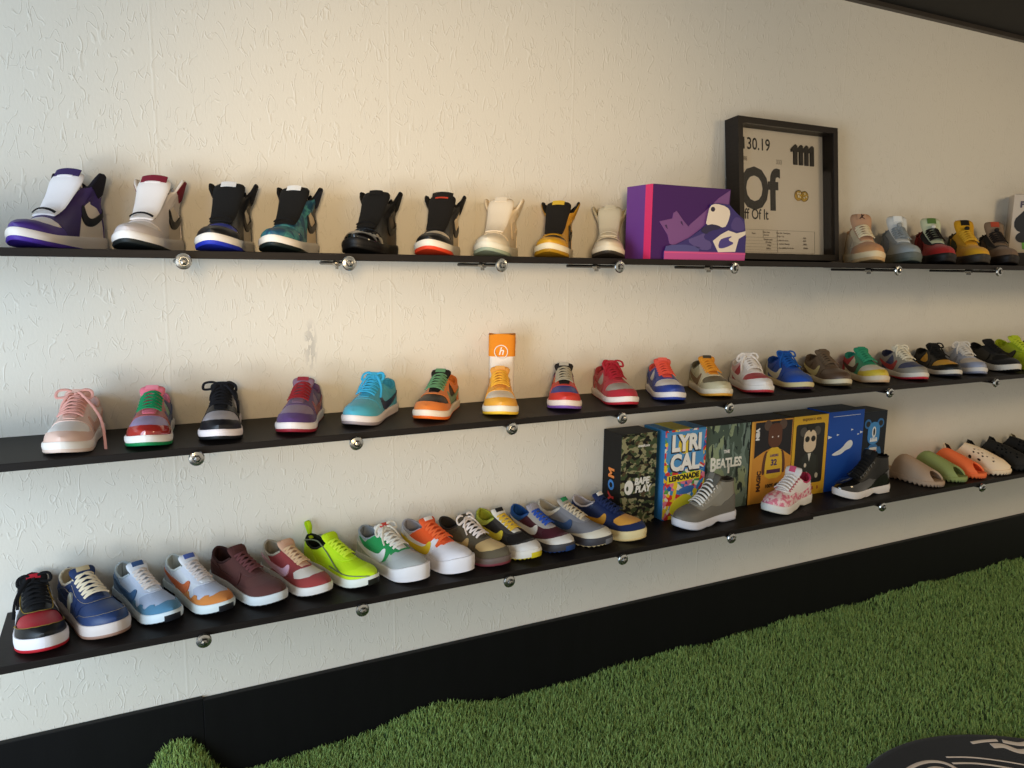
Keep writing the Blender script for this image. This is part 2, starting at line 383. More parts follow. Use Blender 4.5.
FAM = {}
def family(name):
    """meshes of one shoe family, built once and shared by its copies"""
    if name in FAM: return FAM[name]
    S = []    # (part name, colour slot, mesh, material kind)
    def pan(part, slot, polys, off, kind='leather', **k):
        if part != 'heel_counter' and len(polys) == 2:
            for pl in polys: V, F = panel(l, [pl], off, **k); S.append((part, slot, mesh(part, V, F, 50), kind))
        else: V, F = panel(l, polys, off, **k); S.append((part, slot, mesh(part, V, F, 50), kind))
    base = name.split('_')[0]
    if base in ('dunk', 'force', 'blazer'):
        kw = dict(z0=.023)
        if base == 'force': kw = dict(z0=.031, wide=1.04, band=.012)
        if base == 'blazer': kw = dict(z0=.031, toe_rand=.010, wide=1.02)
        l = Last(**kw)
    elif base == 'high':
        l = Last(z0=.025, flare=.50, sf=.33, spring=.015, H=[(0, .124), (.03, .19), (.24, .19), (.30, .150), (.36, .122), (.42, .104), (.5, .081), (.56, .065), (.64, .051), (.70, .044), (.78, .039), (.86, .034), (.93, .027), (1, .014)],
                 R=[(0, .120), (.03, .122), (.07, .138), (.13, .150), (.20, .150), (.25, .138), (.29, .120), (.33, .116)], N=[(0, 3.0), (.28, 3.0), (.4, 2.3), (.7, 2.2), (1, 2.5)])
    elif base == 'mid':
        l = Last(z0=.031, sf=.34, flare=.1, wide=1.04, H=[(0, .100), (.03, .15), (.26, .15), (.32, .125), (.40, .108), (.5, .086), (.6, .066), (.68, .054), (.78, .047), (.86, .042), (.93, .033), (1, .016)],
                 R=[(0, .099), (.05, .096), (.14, .088), (.22, .088), (.28, .100), (.34, .112)], N=[(0, 2.9), (.28, 2.8), (.4, 2.2), (.7, 2.2), (1, 2.5)])
    elif base == 'runner':
        l = Last(z0=.034, T=[(0, 1.18), (.35, 1.1), (.6, .85), (1, .74)], spring=.016, wide=1.0,
                 H=[(0, .070), (.03, .088), (.28, .09), (.36, .078), (.42, .073), (.5, .066), (.6, .056), (.7, .047), (.78, .042), (.86, .036), (.93, .027), (1, .010)],
                 R=[(0, .069), (.03, .064), (.12, .050), (.2, .046), (.28, .052), (.37, .070)], N=[(0, 2.5), (.3, 2.3), (.45, 1.95), (.7, 2.0), (1, 2.3)], heel_kick=.006)
    elif base == 'jordan':
        hi = name.endswith('high')
        H = [(0, .118), (.03, .16), (.26, .16), (.32, .138), (.38, .12), (.44, .104), (.52, .082), (.6, .064), (.68, .054), (.78, .048), (.86, .041), (.93, .030), (1, .012)] if hi else \
            [(0, .080), (.03, .105), (.27, .105), (.35, .095), (.42, .086), (.5, .074), (.6, .060), (.68, .052), (.78, .046), (.86, .040), (.93, .030), (1, .012)]
        R = [(0, .117), (.05, .118), (.14, .118), (.22, .120), (.28, .124), (.34, .128)] if hi else [(0, .079), (.04, .072), (.12, .06), (.2, .058), (.28, .066), (.36, .082)]
        l = Last(z0=.028, spring=.014, H=H, R=R, sf=.33 if hi else .36, T=[(0, 1.1), (.5, 1.0), (1, .9)], N=[(0, 2.8), (.28, 2.7), (.42, 2.1), (.7, 2.1), (1, 2.4)])
    # soles
    ar = .012 if base == 'jordan' else 0; lg = .0035 if base == 'runner' else 0
    tp = {'dunk': .35, 'high': .12, 'force': .8, 'mid': .35}.get(base, 0)
    f = {'dunk': .40, 'force': .30, 'blazer': .12, 'high': .42, 'mid': .42, 'runner': .22, 'jordan': .22}[base]
    S.append(('outsole', 'out', sole(l, [(0, -.006), (.04, -.001), (f*.5, .001), (f, 0), (f+.001, -.004)], lug=lg, arch=ar, taper=tp, fsplit=f), 'rubber'))
    S.append(('midsole', 'mid', sole(l, [(f, -.005), (f+.002, .0005), ((1+f)/2, .0018), (1.0, .0012), (1.12, -.0005), (1.12, -.008)], arch=ar*.7, taper=tp, fsplit=f), 'rubber'))
    # upper, lining, collar, insole
    shell_cut = None
    V, F = panel(l, FULL, 0.0, thick=.003); S.append(('upper', 'up', mesh('upper', V, F, 50), 'leather'))
    ts = np.linspace(.0, l.sf+.03, 10); ra = l.rim_a(np.minimum(ts, l.sf))
    lin_ = [[(t, a) for t, a in zip(ts, ra)]+[(ts[-1], 1), (0, 1)]]; lin_ += [[(t, -a) for t, a in p[::-1]] for p in lin_]
    V, F = panel(l, lin_, -.0032, thick=.002, cut=False); S.append(('lining', 'lin', mesh('lining', V, F, 50), 'cotton'))
    ts = np.linspace(.002, .5, 14); wv = l.w(ts)*.86; n_ = len(ts)
    V = [(l.cx(t)+x, -t*l.L, l.base(t)+.010) for t, x in zip(ts, wv)]+[(l.cx(t)-x, -t*l.L, l.base(t)+.010) for t, x in zip(ts, wv)]
    V = V+[(x, y, z-.004) for x, y, z in V]
    F = [(i, i+1, n_+i+1, n_+i) for i in range(n_-1)]+[(2*n_+i, 3*n_+i, 3*n_+i+1, 2*n_+i+1) for i in range(n_-1)]+[(i, 2*n_+i, 2*n_+i+1, i+1) for i in range(n_-1)]+[(n_+i, n_+i+1, 3*n_+i+1, 3*n_+i) for i in range(n_-1)]
    S.append(('insole', 'ins', mesh('insole', V, F), 'cotton'))
    ts = np.linspace(.006, l.sf-.01, 14); ra = l.rim_a(ts)
    P = list(l.P(ts[::-1], ra[::-1], -.0012))+list(l.P(ts, -ra, -.0012)); mb = MB(); tube(mb, spline(P, 2), .0036, .0036, n=8); S.append(('collar', 'col', mb.mesh('collar', 60), 'cotton'))
    # families
    if base in ('dunk', 'force', 'blazer'):
        mk = 'leather'
        pan('toe_box', 'toe', symfull(TOEBOX), .0006, mk)
        if base != 'blazer': pan('mudguard', 'mud', mud(MUD_IN), .0018, mk)
        wav = base == 'blazer'
        if wav:
            inner = [(.355, .235), (.45, .225), (.60, .20), (.655, .15), (.668, 0)]
            outer = [(.30, .50), (.26, .68), (.20, .80), (.30, .93), (.40, .84), (.47, .86), (.50, .66), (.56, .70), (.60, .50), (.65, .52), (.67, .30), (.70, .26), (.705, 0)]
            pan('eyestay', 'eye', [sym(inner, outer)], .0022, 'suede')
            pan('vamp_overlay', 'mud', mud([(.60, 1.05), (.66, .74), (.74, .60), (.80, .30), (.80, 0)]), .0012, 'suede')
        else: pan('eyestay', 'eye', eyestay_low(), .0022, mk)
        pan('heel_counter', 'heel', HEEL_LOW, .0018, mk)
        pan('ankle_panel', 'ank', rimband(l, .20, .02), .0012, mk)
        pan('side_stripe', 'sw', mirror(zpoly(l, swoosh_low(l)))[:2], .0034, mk)
        if wav: pan('side_stripe', 'sw2', mirror(zpoly(l, [(s*1.0+.05, z*1.25+.002) for s, z in swoosh_low(l)])), .0026, mk)
        tm, info = tongue_mesh(l, .685, .42, .032, .030, .060, .011, 46, arch=.22)
        S.append(('tongue', 'ton', tm, 'knit')); S.append(('tongue_label', 'tlb', label_mesh(info, .030, .012), 'cotton'))
        S.append(('laces', 'lace', lace_rows(l, .39, .645, 6, aw=.32, r=.0028, off=.0095).mesh('laces', 60), 'cotton'))
        S.append(('lace_bow', 'bow', bow(l, .385, size=1.0).mesh('lace_bow', 60), 'cotton'))
    elif base == 'high':
        pan('toe_box', 'toe', symfull(TOEBOX), .0006)
        pan('mudguard', 'mud', mud([(.56, 1.05), (.60, .86), (.67, .72), (.76, .62), (.84, .46), (.885, .24), (.895, 0)]), .0018)
        inner = [(.30, .42), (.345, .36), (.45, .30), (.56, .26), (.625, .20), (.645, .1), (.648, 0)]
        zc = [(.22, .112), (.22, .086), (.30, .080), (.345, .070), (.37, .052), (.40, .028), (.44, -.01), (.60, -.01)]
        outer = [(t, float(l.az(t, z)) if z > 0 else 1.05) for t, z in zc]+[(.66, .70), (.69, .42), (.685, .2), (.68, 0)]
        pan('eyestay', 'eye', [sym(inner, outer)], .0022)
        z2 = [(-.01, .10), (.10, .098), (.24, .114), (.24, .082), (.14, .074), (.10, .060), (.075, .03), (.08, -.01), (-.01, -.01)]
        pan('heel_counter', 'heel', mirror([(t, float(l.az(max(t, 0), z)) if z > 0 else 1.05) for t, z in z2]), .0016)
        ts = np.linspace(.03, .295, 10); ra = l.rim_a(ts)
        pan('ankle_panel', 'ank', mirror([(t, a-.03) for t, a in zip(ts, ra)]+[(t, float(l.az(t, .098+.02*abs(t-.15)/.12))) for t in ts[::-1]]), .0034, 'knit')
        pan('side_stripe', 'sw', mirror(zpoly(l, swoosh_high(l))), .0036)
        tm, info = tongue_mesh(l, .66, .44, .066, .056, .080, .016, 50, arch=.16)
        S.append(('tongue', 'ton', tm, 'knit')); S.append(('tongue_label', 'tlb', label_mesh(info, .038, .016, up=.006), 'cotton'))
        mb = lace_rows(l, .635, .635, 1, aw=.30, off=.012, style='bar'); S.append(('laces', 'lace', mb.mesh('laces', 60), 'cotton'))
        mb = MB()
        for t in np.linspace(.34, .60, 7):
            for sg in (-1, 1):
                c = l.P(np.array([t]), np.array([sg*(.33+.25*max(0, .42-t))]), .004)[0]; mb.lathe([(.002, -.002), (.0032, 0), (.002, .002)], c, 'x', 8)
        S.append(('eyelets', 'eyl', mb.mesh('eyelets'), 'metal'))
        S.append(('tongue_top', 'ttop', label_mesh(info, .062, .020, up=.012, th=.002), 'cotton'))
    elif base == 'mid':
        pan('mudguard', 'mud', mud([(.48, 1.05), (.54, .80), (.62, .66), (.70, .48), (.72, .3), (.70, .15), (.695, 0)]), .0018, 'suede')
        pan('eyestay', 'eye', [sym([(.33, .36), (.42, .30), (.56, .24), (.64, .18), (.66, 0)], [(.30, .62), (.40, .60), (.50, .58), (.60, .48), (.68, .34), (.70, .15), (.705, 0)])], .0024, 'suede')
        pan('heel_counter', 'heel', mirror([(-.02, .2), (.05, .3), (.12, .66), (.20, .78), (.26, 1.05), (-.02, 1.05)]), .0018)
        pan('side_mesh', 'net', mirror([(.24, .72), (.36, .62), (.46, .66), (.50, .80), (.44, .93), (.28, .93)]), .0028, 'knit')
        tm, info = tongue_mesh(l, .66, .42, .070, .050, .080, .015, 58, arch=.22)
        S.append(('tongue', 'ton', tm, 'knit')); S.append(('tongue_label', 'tlb', label_mesh(info, .034, .026), 'cotton'))
        S.append(('laces', 'lace', lace_rows(l, .40, .62, 6, aw=.30, off=.014).mesh('laces', 60), 'cotton'))
        S.append(('lace_lock', 'lock', MB().lathe([(.006, -.008), (.009, -.004), (.009, .004), (.006, .008)], l.P(np.array([.40]), np.array([0.]), .024)[0], 'x', 10).mesh('lace_lock', 40), 'rubber'))
    elif base == 'runner':
        sub = name.split('_')[1] if '_' in name else ''
        if sub == 'wave':
            In = [(.30, 1.05), (.36, .84), (.42, .80), (.46, .90), (.50, .92), (.54, .76), (.59, .72), (.62, .84), (.66, .86), (.70, .66), (.74, .62), (.765, .74), (.80, .72), (.83, .50), (.865, .42), (.88, .50), (.90, .36), (.905, .16), (.90, 0)]
        else: In = [(.20, 1.05), (.30, .92), (.45, .88), (.56, .84), (.66, .74), (.77, .60), (.85, .38), (.87, 0)]
        pan('mudguard', 'mud', mud(In), .0018, 'suede')
        pan('toe_box', 'toe', symfull([(.69, 0), (.68, .30), (.64, .56), (.70, .76), (.80, .72), (.89, .50), (.93, 0)]), .0006, 'knit')
        pan('eyestay', 'eye', [sym([(.37, .235), (.50, .21), (.62, .18), (.66, .12), (.668, 0)], [(.36, .46), (.46, .48), (.56, .46), (.64, .38), (.69, .24), (.705, .1), (.71, 0)])], .0024, 'suede')
        pan('heel_counter', 'heel', mirror([(-.02, .2), (.05, .3), (.13, .66), (.24, .80), (.30, 1.05), (-.02, 1.05)]), .0018, 'suede')
        if sub == 'waffle': pan('toe_stripe', 'tst', mud([(.50, 1.05), (.60, .90), (.74, .74), (.84, .56), (.90, .30), (.915, 0)]), .0030, 'leather'); pan('heel_band', 'hb', rimband(l, .10, .02), .003)
        pan('side_stripe', 'sw', mirror(zpoly(l, swoosh_low(l, .88, .004))), .0034)
        if sub == 'neon':
            V, F = [], []; mb = MB()
            for a in (-1, 1):
                ts = np.linspace(.02, .72, 24); tube(mb, l.P(ts, a*(.62-.18*np.sin(ts*6)), .003), .002)
                ts = np.linspace(.50, .98, 16); tube(mb, l.P(ts, a*(.80-.10*(ts-.5)), .003), .0016)
            S.append(('piping', 'pip', mb.mesh('piping', 60), 'rubber'))
            P = spline([(0, -.012, l.z0+.060), (0, .002, l.z0+.085), (0, .012, l.z0+.105), (0, .004, l.z0+.112), (0, -.006, l.z0+.098), (0, -.004, l.z0+.075)], 4); mb = MB(); tube(mb, P, .008, .002, up=(0, 1, 0)); S.append(('pull_tab', 'up', mb.mesh('pull_tab', 60), 'cotton'))
        # air window or midsole line, and the black toe bumper
        mb = MB(); tt = np.linspace(.10, .34, 12)
        for sg in (-1, 1):
            x = l.cx(tt)+sg*(l.w(tt, l.ext)+.0022); V = [(x[i], -tt[i]*(l.L+2*l.ext)+l.ext, l.base(tt[i])*q) for q in (.42, .66) for i in range(12)]
            V += [(v[0]-sg*.004, v[1], v[2]) for v in V]; F = [(i, i+1, 13+i, 12+i) for i in range(11)]+[(i, 24+i, 25+i, i+1) for i in range(11)]+[(12+i, 13+i, 37+i, 36+i) for i in range(11)]
            mb.add(V, F)
        S.append(('air_window', 'air', mb.mesh('air_window'), 'patent'))
        mb = MB(); tt = u2s(np.linspace(s2u(.972), 1, 10)); V = []
        for q, o in ((.10, .0012), (.4, .0024), (.75, .0022), (.95, -.0005)):
            for sg in (1, -1):
                tq = tt if sg == 1 else tt[::-1][1:]
                for t in tq: V.append((l.cx(t)+sg*l.w(t, l.ext+o), -(t*(l.L+2*(l.ext+o))-(l.ext+o)), q*l.base(t)+l.up(t)))
        m_ = 19; F = [(j*m_+i, j*m_+i+1, (j+1)*m_+i+1, (j+1)*m_+i) for j in range(3) for i in range(m_-1)]
        mb.add(V, F); S.append(('toe_bumper', 'bump', mb.mesh('toe_bumper', 50), 'rubber'))
        tm, info = tongue_mesh(l, .685, .42, .036, .030, .056, .009, 45, arch=.22)
        S.append(('tongue', 'ton', tm, 'knit')); S.append(('tongue_label', 'tlb', label_mesh(info, .030, .014), 'cotton'))
        S.append(('laces', 'lace', lace_rows(l, .40, .64, 6, off=.009, r=.003).mesh('laces', 60), 'cotton'))
    elif base == 'jordan':
        hi = name.endswith('high')
        In = [(-.01, .80), (.08, .80), (.20, .86), (.32, .88), (.42, .78), (.50, .66), (.58, .62), (.66, .58), (.72, .40), (.735, .2), (.735, 0)]
        I = In; pan('mudguard', 'mud', [[(s, a) for s, a in I]+[(s, -a) for s, a in I[::-1][1:]]+[(-.01, -1.05), (1.02, -1.05), (1.02, 1.05), (-.01, 1.05)]], .002, 'patent')
        pan('eyestay', 'eye', [sym([(.345, .30), (.45, .26), (.58, .22), (.65, .14), (.665, 0)], [(.30, .62), (.42, .56), (.54, .52), (.64, .42), (.69, .26), (.71, .1), (.715, 0)])], .0024)
        tm, info = tongue_mesh(l, .67, .42, .045 if hi else .04, .034, .066, .011, 62, arch=.22)
        S.append(('tongue', 'ton', tm, 'knit')); S.append(('tongue_label', 'tlb', label_mesh(info, .024, .022), 'cotton'))
        S.append(('laces', 'lace', lace_rows(l, .38, .66, 8 if hi else 6, aw=.34, off=.009, style='bar').mesh('laces', 60), 'cotton'))
        for sg in (-1, 1):
            mb = MB(); q = np.array([.36, .64]); tube(mb, l.P(q, np.array([sg*.37]*2), .0030), .0012, .0008)
            for t in np.linspace(.37, .63, 6): tube(mb, l.P(np.array([t, t]), np.array([sg*.30, sg*.44]), .0045), .003, .0012)
            S.append(('lace_loops', 'loop', mb.mesh('lace_loops', 60), 'cotton'))
    l.info = info
    FAM[name] = (l, S); return FAM[name]

DEF = {'heel': 'mud', 'ank': 'up', 'col': 'lin', 'lin': 'ton', 'ins': 'lin', 'toe': 'up', 'mud': 'up', 'eye': 'mud', 'sw': 'up', 'ton': 'up', 'tlb': 'ton', 'ttop': None, 'lace': 'ton', 'bow': None, 'eyl': None,
       'net': 'up', 'lock': None, 'air': 'mid', 'bump': 'out', 'tst': None, 'hb': None, 'sw2': None, 'pip': None, 'loop': None, 'mid': None, 'out': 'mid'}
SUB = {'tongue_label': 'tongue', 'tongue_top': 'tongue', 'lace_bow': 'laces', 'lace_lock': 'laces', 'eyelets': 'eyestay', 'lace_loops': 'eyestay', 'air_window': 'midsole', 'toe_bumper': 'midsole', 'collar': 'upper', 'insole': 'lining', 'pull_tab': 'upper', 'piping': 'upper'}
def shoe(fam, pos, z, label, C, name='sneaker', kinds={}, L=None, part_labels={}, group=None, bowtails=None):
    x, y, yaw, Lr = pos
    l, S = family(fam)
    t = thing(name, label, 'shoe', (x, y, z), -math.radians(yaw), group)
    k = (L or Lr)/.287; t.scale = (k, k, k); made = {}
    for part, slot, me, kind in S:
        c = slot; seen = 0
        while c is not None and c not in C and seen < 6: c = DEF.get(c); seen += 1
        if c is None or C.get(c) is None: continue
        if slot in C and C[slot] is None: continue
        col = C[c]; kd = kinds.get(slot, kind)
        m = col if isinstance(col, bpy.types.Material) else mat(col, kd)
        if part == 'lace_bow':
            br = random.Random(label); me = bow(l, .385, size=br.uniform(.7, .95), tails=bowtails or ((1, br.uniform(.02, .05)), (-1, br.uniform(.01, .04))), asym=(br.uniform(.6, 1.1), br.uniform(.6, 1.1)), tilt=br.uniform(-.014, .014)).mesh('lace_bow', 60)
        o = put(part, me, m, made.get(SUB.get(part), t)); made[part] = o
        if slot in part_labels: o['label'] = part_labels[slot]
    return t

# ================================================================== THE ROOM
def wall_material():
    m = bpy.data.materials.new('embossed_wallpaper'); m.use_nodes = True; nt = m.node_tree; b = nt.nodes['Principled BSDF']; N = nt.nodes.new; Lk = nt.links.new
    b.inputs['Roughness'].default_value = .72
    tc = N('ShaderNodeTexCoord')
    def noise(scale, stretch, detail=0, dist=0, off=0):
        mp = N('ShaderNodeMapping'); mp.inputs['Scale'].default_value = stretch; mp.inputs['Location'].default_value = (off, off, off); Lk(tc.outputs['Object'], mp.inputs['Vector'])
        n = N('ShaderNodeTexNoise'); n.inputs['Scale'].default_value = scale; n.inputs['Detail'].default_value = detail; n.inputs['Distortion'].default_value = dist
        Lk(mp.outputs[0], n.inputs['Vector']); return n.outputs['Fac']
    def mth(op, a, b_=None, c=None, clamp=False):
        n = N('ShaderNodeMath'); n.operation = op; n.use_clamp = clamp
        for i, v in enumerate((a, b_, c)):
            if v is None: continue
            if isinstance(v, (int, float)): n.inputs[i].default_value = v
            else: Lk(v, n.inputs[i])
        return n.outputs[0]
    def ridge(n, wd): return mth('SUBTRACT', 1.0, mth('DIVIDE', mth('ABSOLUTE', mth('SUBTRACT', n, .5)), wd), clamp=True)
    r1 = ridge(noise(26, (1.5, 1, .55), 0, .8), .035); k1 = mth('GREATER_THAN', noise(30, (1, 1, .8), 0, 0, 5), .52)
    r2 = ridge(noise(34, (1.3, 1, .50), 0, 1.2, 9), .035); k2 = mth('GREATER_THAN', noise(26, (1, 1, 1), 0, 0, 17), .55)
    h = mth('ADD', mth('MULTIPLY', r1, k1), mth('MULTIPLY', r2, k2)); h = mth('ADD', h, mth('MULTIPLY', noise(160, (1, 1, .5), 3), .35))
    # paper seams every .568 m
    sx = N('ShaderNodeSeparateXYZ'); Lk(tc.outputs['Object'], sx.inputs[0])
    fr = mth('FRACT', mth('DIVIDE', mth('ADD', sx.outputs[0], 2.84-.10), .568)); dd = mth('MULTIPLY', mth('ABSOLUTE', mth('SUBTRACT', fr, .5)), -1); 
    seam = mth('SUBTRACT', 1.0, mth('DIVIDE', mth('ADD', dd, .5), .008), clamp=True)
    hh = mth('ADD', h, mth('MULTIPLY', seam, mth('MULTIPLY', noise(3, (1, 1, .6), 2, 0, 31), .9)))
    bp = N('ShaderNodeBump'); bp.inputs['Strength'].default_value = .38; bp.inputs['Distance'].default_value = .0022; Lk(hh, bp.inputs['Height']); Lk(bp.outputs[0], b.inputs['Normal'])
    # grey scuff above the middle shelf (x .45, z 1.2)
    ex = mth('POWER', mth('DIVIDE', mth('SUBTRACT', sx.outputs[0], .445), .020), 2.0); ez = mth('POWER', mth('DIVIDE', mth('SUBTRACT', sx.outputs[2], 1.18), .075), 2.0)
    blob = mth('SUBTRACT', 1.0, mth('ADD', ex, ez), clamp=True); st = mth('MULTIPLY', mth('MULTIPLY', blob, mth('GREATER_THAN', noise(70, (1.6, 1, .5), 3, 0, 3), .47)), .38)
    mx = N('ShaderNodeMix'); mx.data_type = 'RGBA'; Lk(st, mx.inputs[0]); mx.inputs[6].default_value = (.735, .692, .60, 1); mx.inputs[7].default_value = (.20, .20, .21, 1)
    Lk(mx.outputs[2], b.inputs['Base Color']); return m
XL, XR = -1.3, 5.2
struct(MB().box((XL, 0, 0), (XR, .10, 2.6)).build('wall_back', wall_material()))
struct(MB().box((XL, -2.6, -.05), (XR, .10, 0)).build('floor', mat('#151413', 'rubber')))
struct(MB().box((XL, -1.6, 2.350), (XR, .0, 2.60)).build('ceiling', mat('#15120f', 'foam')))
struct(MB().box((XL, -.022, 2.334), (XR, .0, 2.350)).build('trim_1', mat('#3a332c', 'leather')))
base_m = ramp_mat('painted_board', 'n', 30, [(0, '#040405'), (1, '#0b0b0d')], .55, (1, 1, .2), interp='LINEAR')
struct(MB().box((XL, -.017, 0), (.135, -.0005, .259)).build('baseboard_left', base_m, bevel=.0015))
struct(MB().box((.1352, -.019, 0), (XR, -.0005, .254)).build('baseboard_back', base_m, bevel=.0015))

# ------------------------------------------------------------------ artificial grass
def turf_h(x, y):
    x = np.asarray(x, float); y = np.asarray(y, float)
    near = np.exp(-(y/.16)**2)
    b = .014+.016*near*np.clip((x-.9)/.6, 0, 1)*(1+.35*np.sin(x*9.)+.25*np.sin(x*23.))
    b = b+.055*np.exp(-((x-.77)/.16)**2)*np.exp(-((y+.01)/.10)**2)+.010*np.exp(-((x-.45)/.15)**2)*near
    b = b+.140*np.exp(-(np.abs(x-.068)/.085)**2.6)*np.exp(-((y+.03)/.085)**2)
    return b+.003*np.sin(x*5+1)*np.sin(y*7)
def inturf(x, y): return (x > .0+.10*np.clip((-.1-y)*4, 0, 1)-.25*np.clip((-.25-y)*3, 0, 1)) & ((x > .20) | (y > -2) )
xs = np.concatenate([np.linspace(-.25, 1.3, 90), np.linspace(1.33, 5.0, 60)]); ys = np.concatenate([np.linspace(-2.5, -.45, 14), np.linspace(-.42, -.021, 36)])
X, Y = np.meshgrid(xs, ys, indexing='ij'); Zt = turf_h(X, Y); n1, n2 = len(xs), len(ys)
lift = np.where(X < -.02, 0, 1)
V = [(X[i, j], Y[i, j], max(.003, Zt[i, j]*(1 if X[i, j] > -.06 else .3))) for i in range(n1) for j in range(n2)]
F = [(i*n2+j, (i+1)*n2+j, (i+1)*n2+j+1, i*n2+j+1) for i in range(n1-1) for j in range(n2-1)]
k = len(V); V += [(v[0], v[1], .0005) for v in V]; F += [(a+k, d+k, c+k, b+k) for a, b, c, d in F]
F += [(i*n2, i*n2+k, (i+1)*n2+k, (i+1)*n2) for i in range(n1-1)]+[(i*n2+n2-1, (i+1)*n2+n2-1, (i+1)*n2+n2-1+k, i*n2+n2-1+k) for i in range(n1-1)]+[(j, j+1, j+1+k, j+k) for j in range(n2-1)]
turf = put('turf_mat', mesh('turf_mat', V, F, 60), mat('#44593a', 'foam')); tag(turf, 'green artificial grass mat covering the floor in front of the black baseboard', 'artificial grass')
NB = 220000
q = rng.random(NB); bx = -.10+5.0*q**1.45; by = -.022-rng.random(NB)*(.85+.1*bx)
keep = ~((np.hypot(bx-1.95, by+1.30) < .552)); bx = bx[keep]; by = by[keep]; nb = len(bx)
tone = np.clip(.5+.5*np.sin(bx*3.1+np.sin(by*5))*.5+rng.normal(0, .2, nb), 0, 1)
bz = np.maximum(.003, turf_h(bx, by)*np.where(bx > -.06, 1, .3)); hgt = rng.uniform(.011, .022, nb); ang = rng.random(nb)*2*PI; ln = rng.uniform(.002, .014, nb); wd = rng.uniform(.0009, .0016, nb)*(1+.25*(bx/2))
da = ang+rng.normal(0, .8, nb); ux, uy = np.cos(ang+PI/2)*wd, np.sin(ang+PI/2)*wd; lx, ly = np.cos(da)*ln, np.sin(da)*ln
ly = np.where(by+ly > -.021, -np.abs(ly), ly)
Vb = np.empty((nb, 5, 3)); Vb[:, 0] = np.stack([bx-ux, by-uy, bz-.001], 1); Vb[:, 1] = np.stack([bx+ux, by+uy, bz-.001], 1)
Vb[:, 2] = np.stack([bx+lx*.35-ux*.8, by+ly*.35-uy*.8, bz+hgt*.6], 1); Vb[:, 3] = np.stack([bx+lx*.35+ux*.8, by+ly*.35+uy*.8, bz+hgt*.6], 1); Vb[:, 4] = np.stack([bx+lx, by+ly, bz+hgt], 1)
Vb[..., 1] = np.minimum(Vb[..., 1], -.0195)
i0 = np.arange(nb)*5; T = np.stack([i0, i0+1, i0+3, i0, i0+3, i0+2, i0+2, i0+3, i0+4], 1).reshape(-1)
me = bpy.data.meshes.new('grass_blades'); me.vertices.add(nb*5); me.vertices.foreach_set('co', Vb.reshape(-1)); me.loops.add(len(T)); me.loops.foreach_set('vertex_index', T.astype(np.int32))
me.polygons.add(len(T)//3); me.polygons.foreach_set('loop_start', np.arange(0, len(T), 3, dtype=np.int32)); me.update(calc_edges=True)
gm = ramp_mat('grass_blade', 'n', 260, [(0, '#71964f'), (.42, '#86a75a'), (.55, '#9bb264'), (1, '#bcc586')], .62, interp='LINEAR', detail=1)
gb = put('grass_blades', me, gm, turf); gb['kind'] = 'stuff'; gb['label'] = 'short green plastic grass blades'

# ------------------------------------------------------------------ round black rug, bottom right
rug = thing('round_rug', 'round black rug with cream line drawing lying on the green turf', 'rug', (1.935, -1.30, .036))
MB().lathe([(.545, -.010), (.555, -.006), (.555, .0), (.549, .004), (.535, .005)], (0, 0, 0), 'z', 96).build('pile', mat('#0e0d0e', 'suede'), rug, 60)
mb = MB()
def stroke(P, r): 
    P = spline(P, 6); V = []; n = len(P)
    tube(mb, [(p[0], p[1], .0058) for p in P], r, .0012, n=6)
for P, r in [([(-.17, .43), (-.10, .462), (-.03, .470), (.02, .458), (.045, .43), (.04, .38), (.02, .33)], .006), ([(-.14, .40), (-.07, .432), (-.01, .438), (.015, .415), (.005, .37)], .009), ([(-.20, .38), (-.12, .405), (-.05, .405), (-.03, .37), (-.06, .32)], .012),
             ([(-.25, .33), (-.18, .36), (-.10, .365), (-.07, .33)], .010), ([(.07, .455), (.13, .425), (.19, .38), (.25, .32), (.28, .26)], .003), ([(.06, .43), (.12, .40), (.18, .35), (.23, .29), (.25, .24)], .004), ([(.05, .40), (.10, .37), (.16, .32), (.19, .26)], .003),
             ([(.06, .36), (.10, .34), (.13, .29), (.15, .24)], .006), ([(.24, .43), (.27, .415), (.285, .38), (.33, .36), (.35, .32)], .011), ([(.29, .43), (.32, .40), (.36, .385), (.38, .34)], .009), ([(.20, .465), (.24, .455), (.28, .44)], .006),
             ([(-.3, .25), (-.2, .30), (-.12, .28), (-.05, .25)], .010), ([(-.33, .16), (-.22, .22), (-.1, .2), (.0, .26), (.1, .22)], .009), ([(-.2, .1), (-.1, .14), (.02, .16), (.12, .13)], .010), ([(.18, .18), (.26, .16), (.34, .2), (.38, .24)], .010),
             ([(-.3, 0), (-.15, .04), (0, .05), (.16, .02), (.3, .06)], .009), ([(-.2, -.15), (0, -.1), (.2, -.14)], .01), ([(-.25, -.28), (-.05, -.24), (.12, -.3), (.28, -.22)], .01)]: stroke(P, r)
mb.build('line_drawing', mat('#d9cabb', 'suede'), rug, 60)

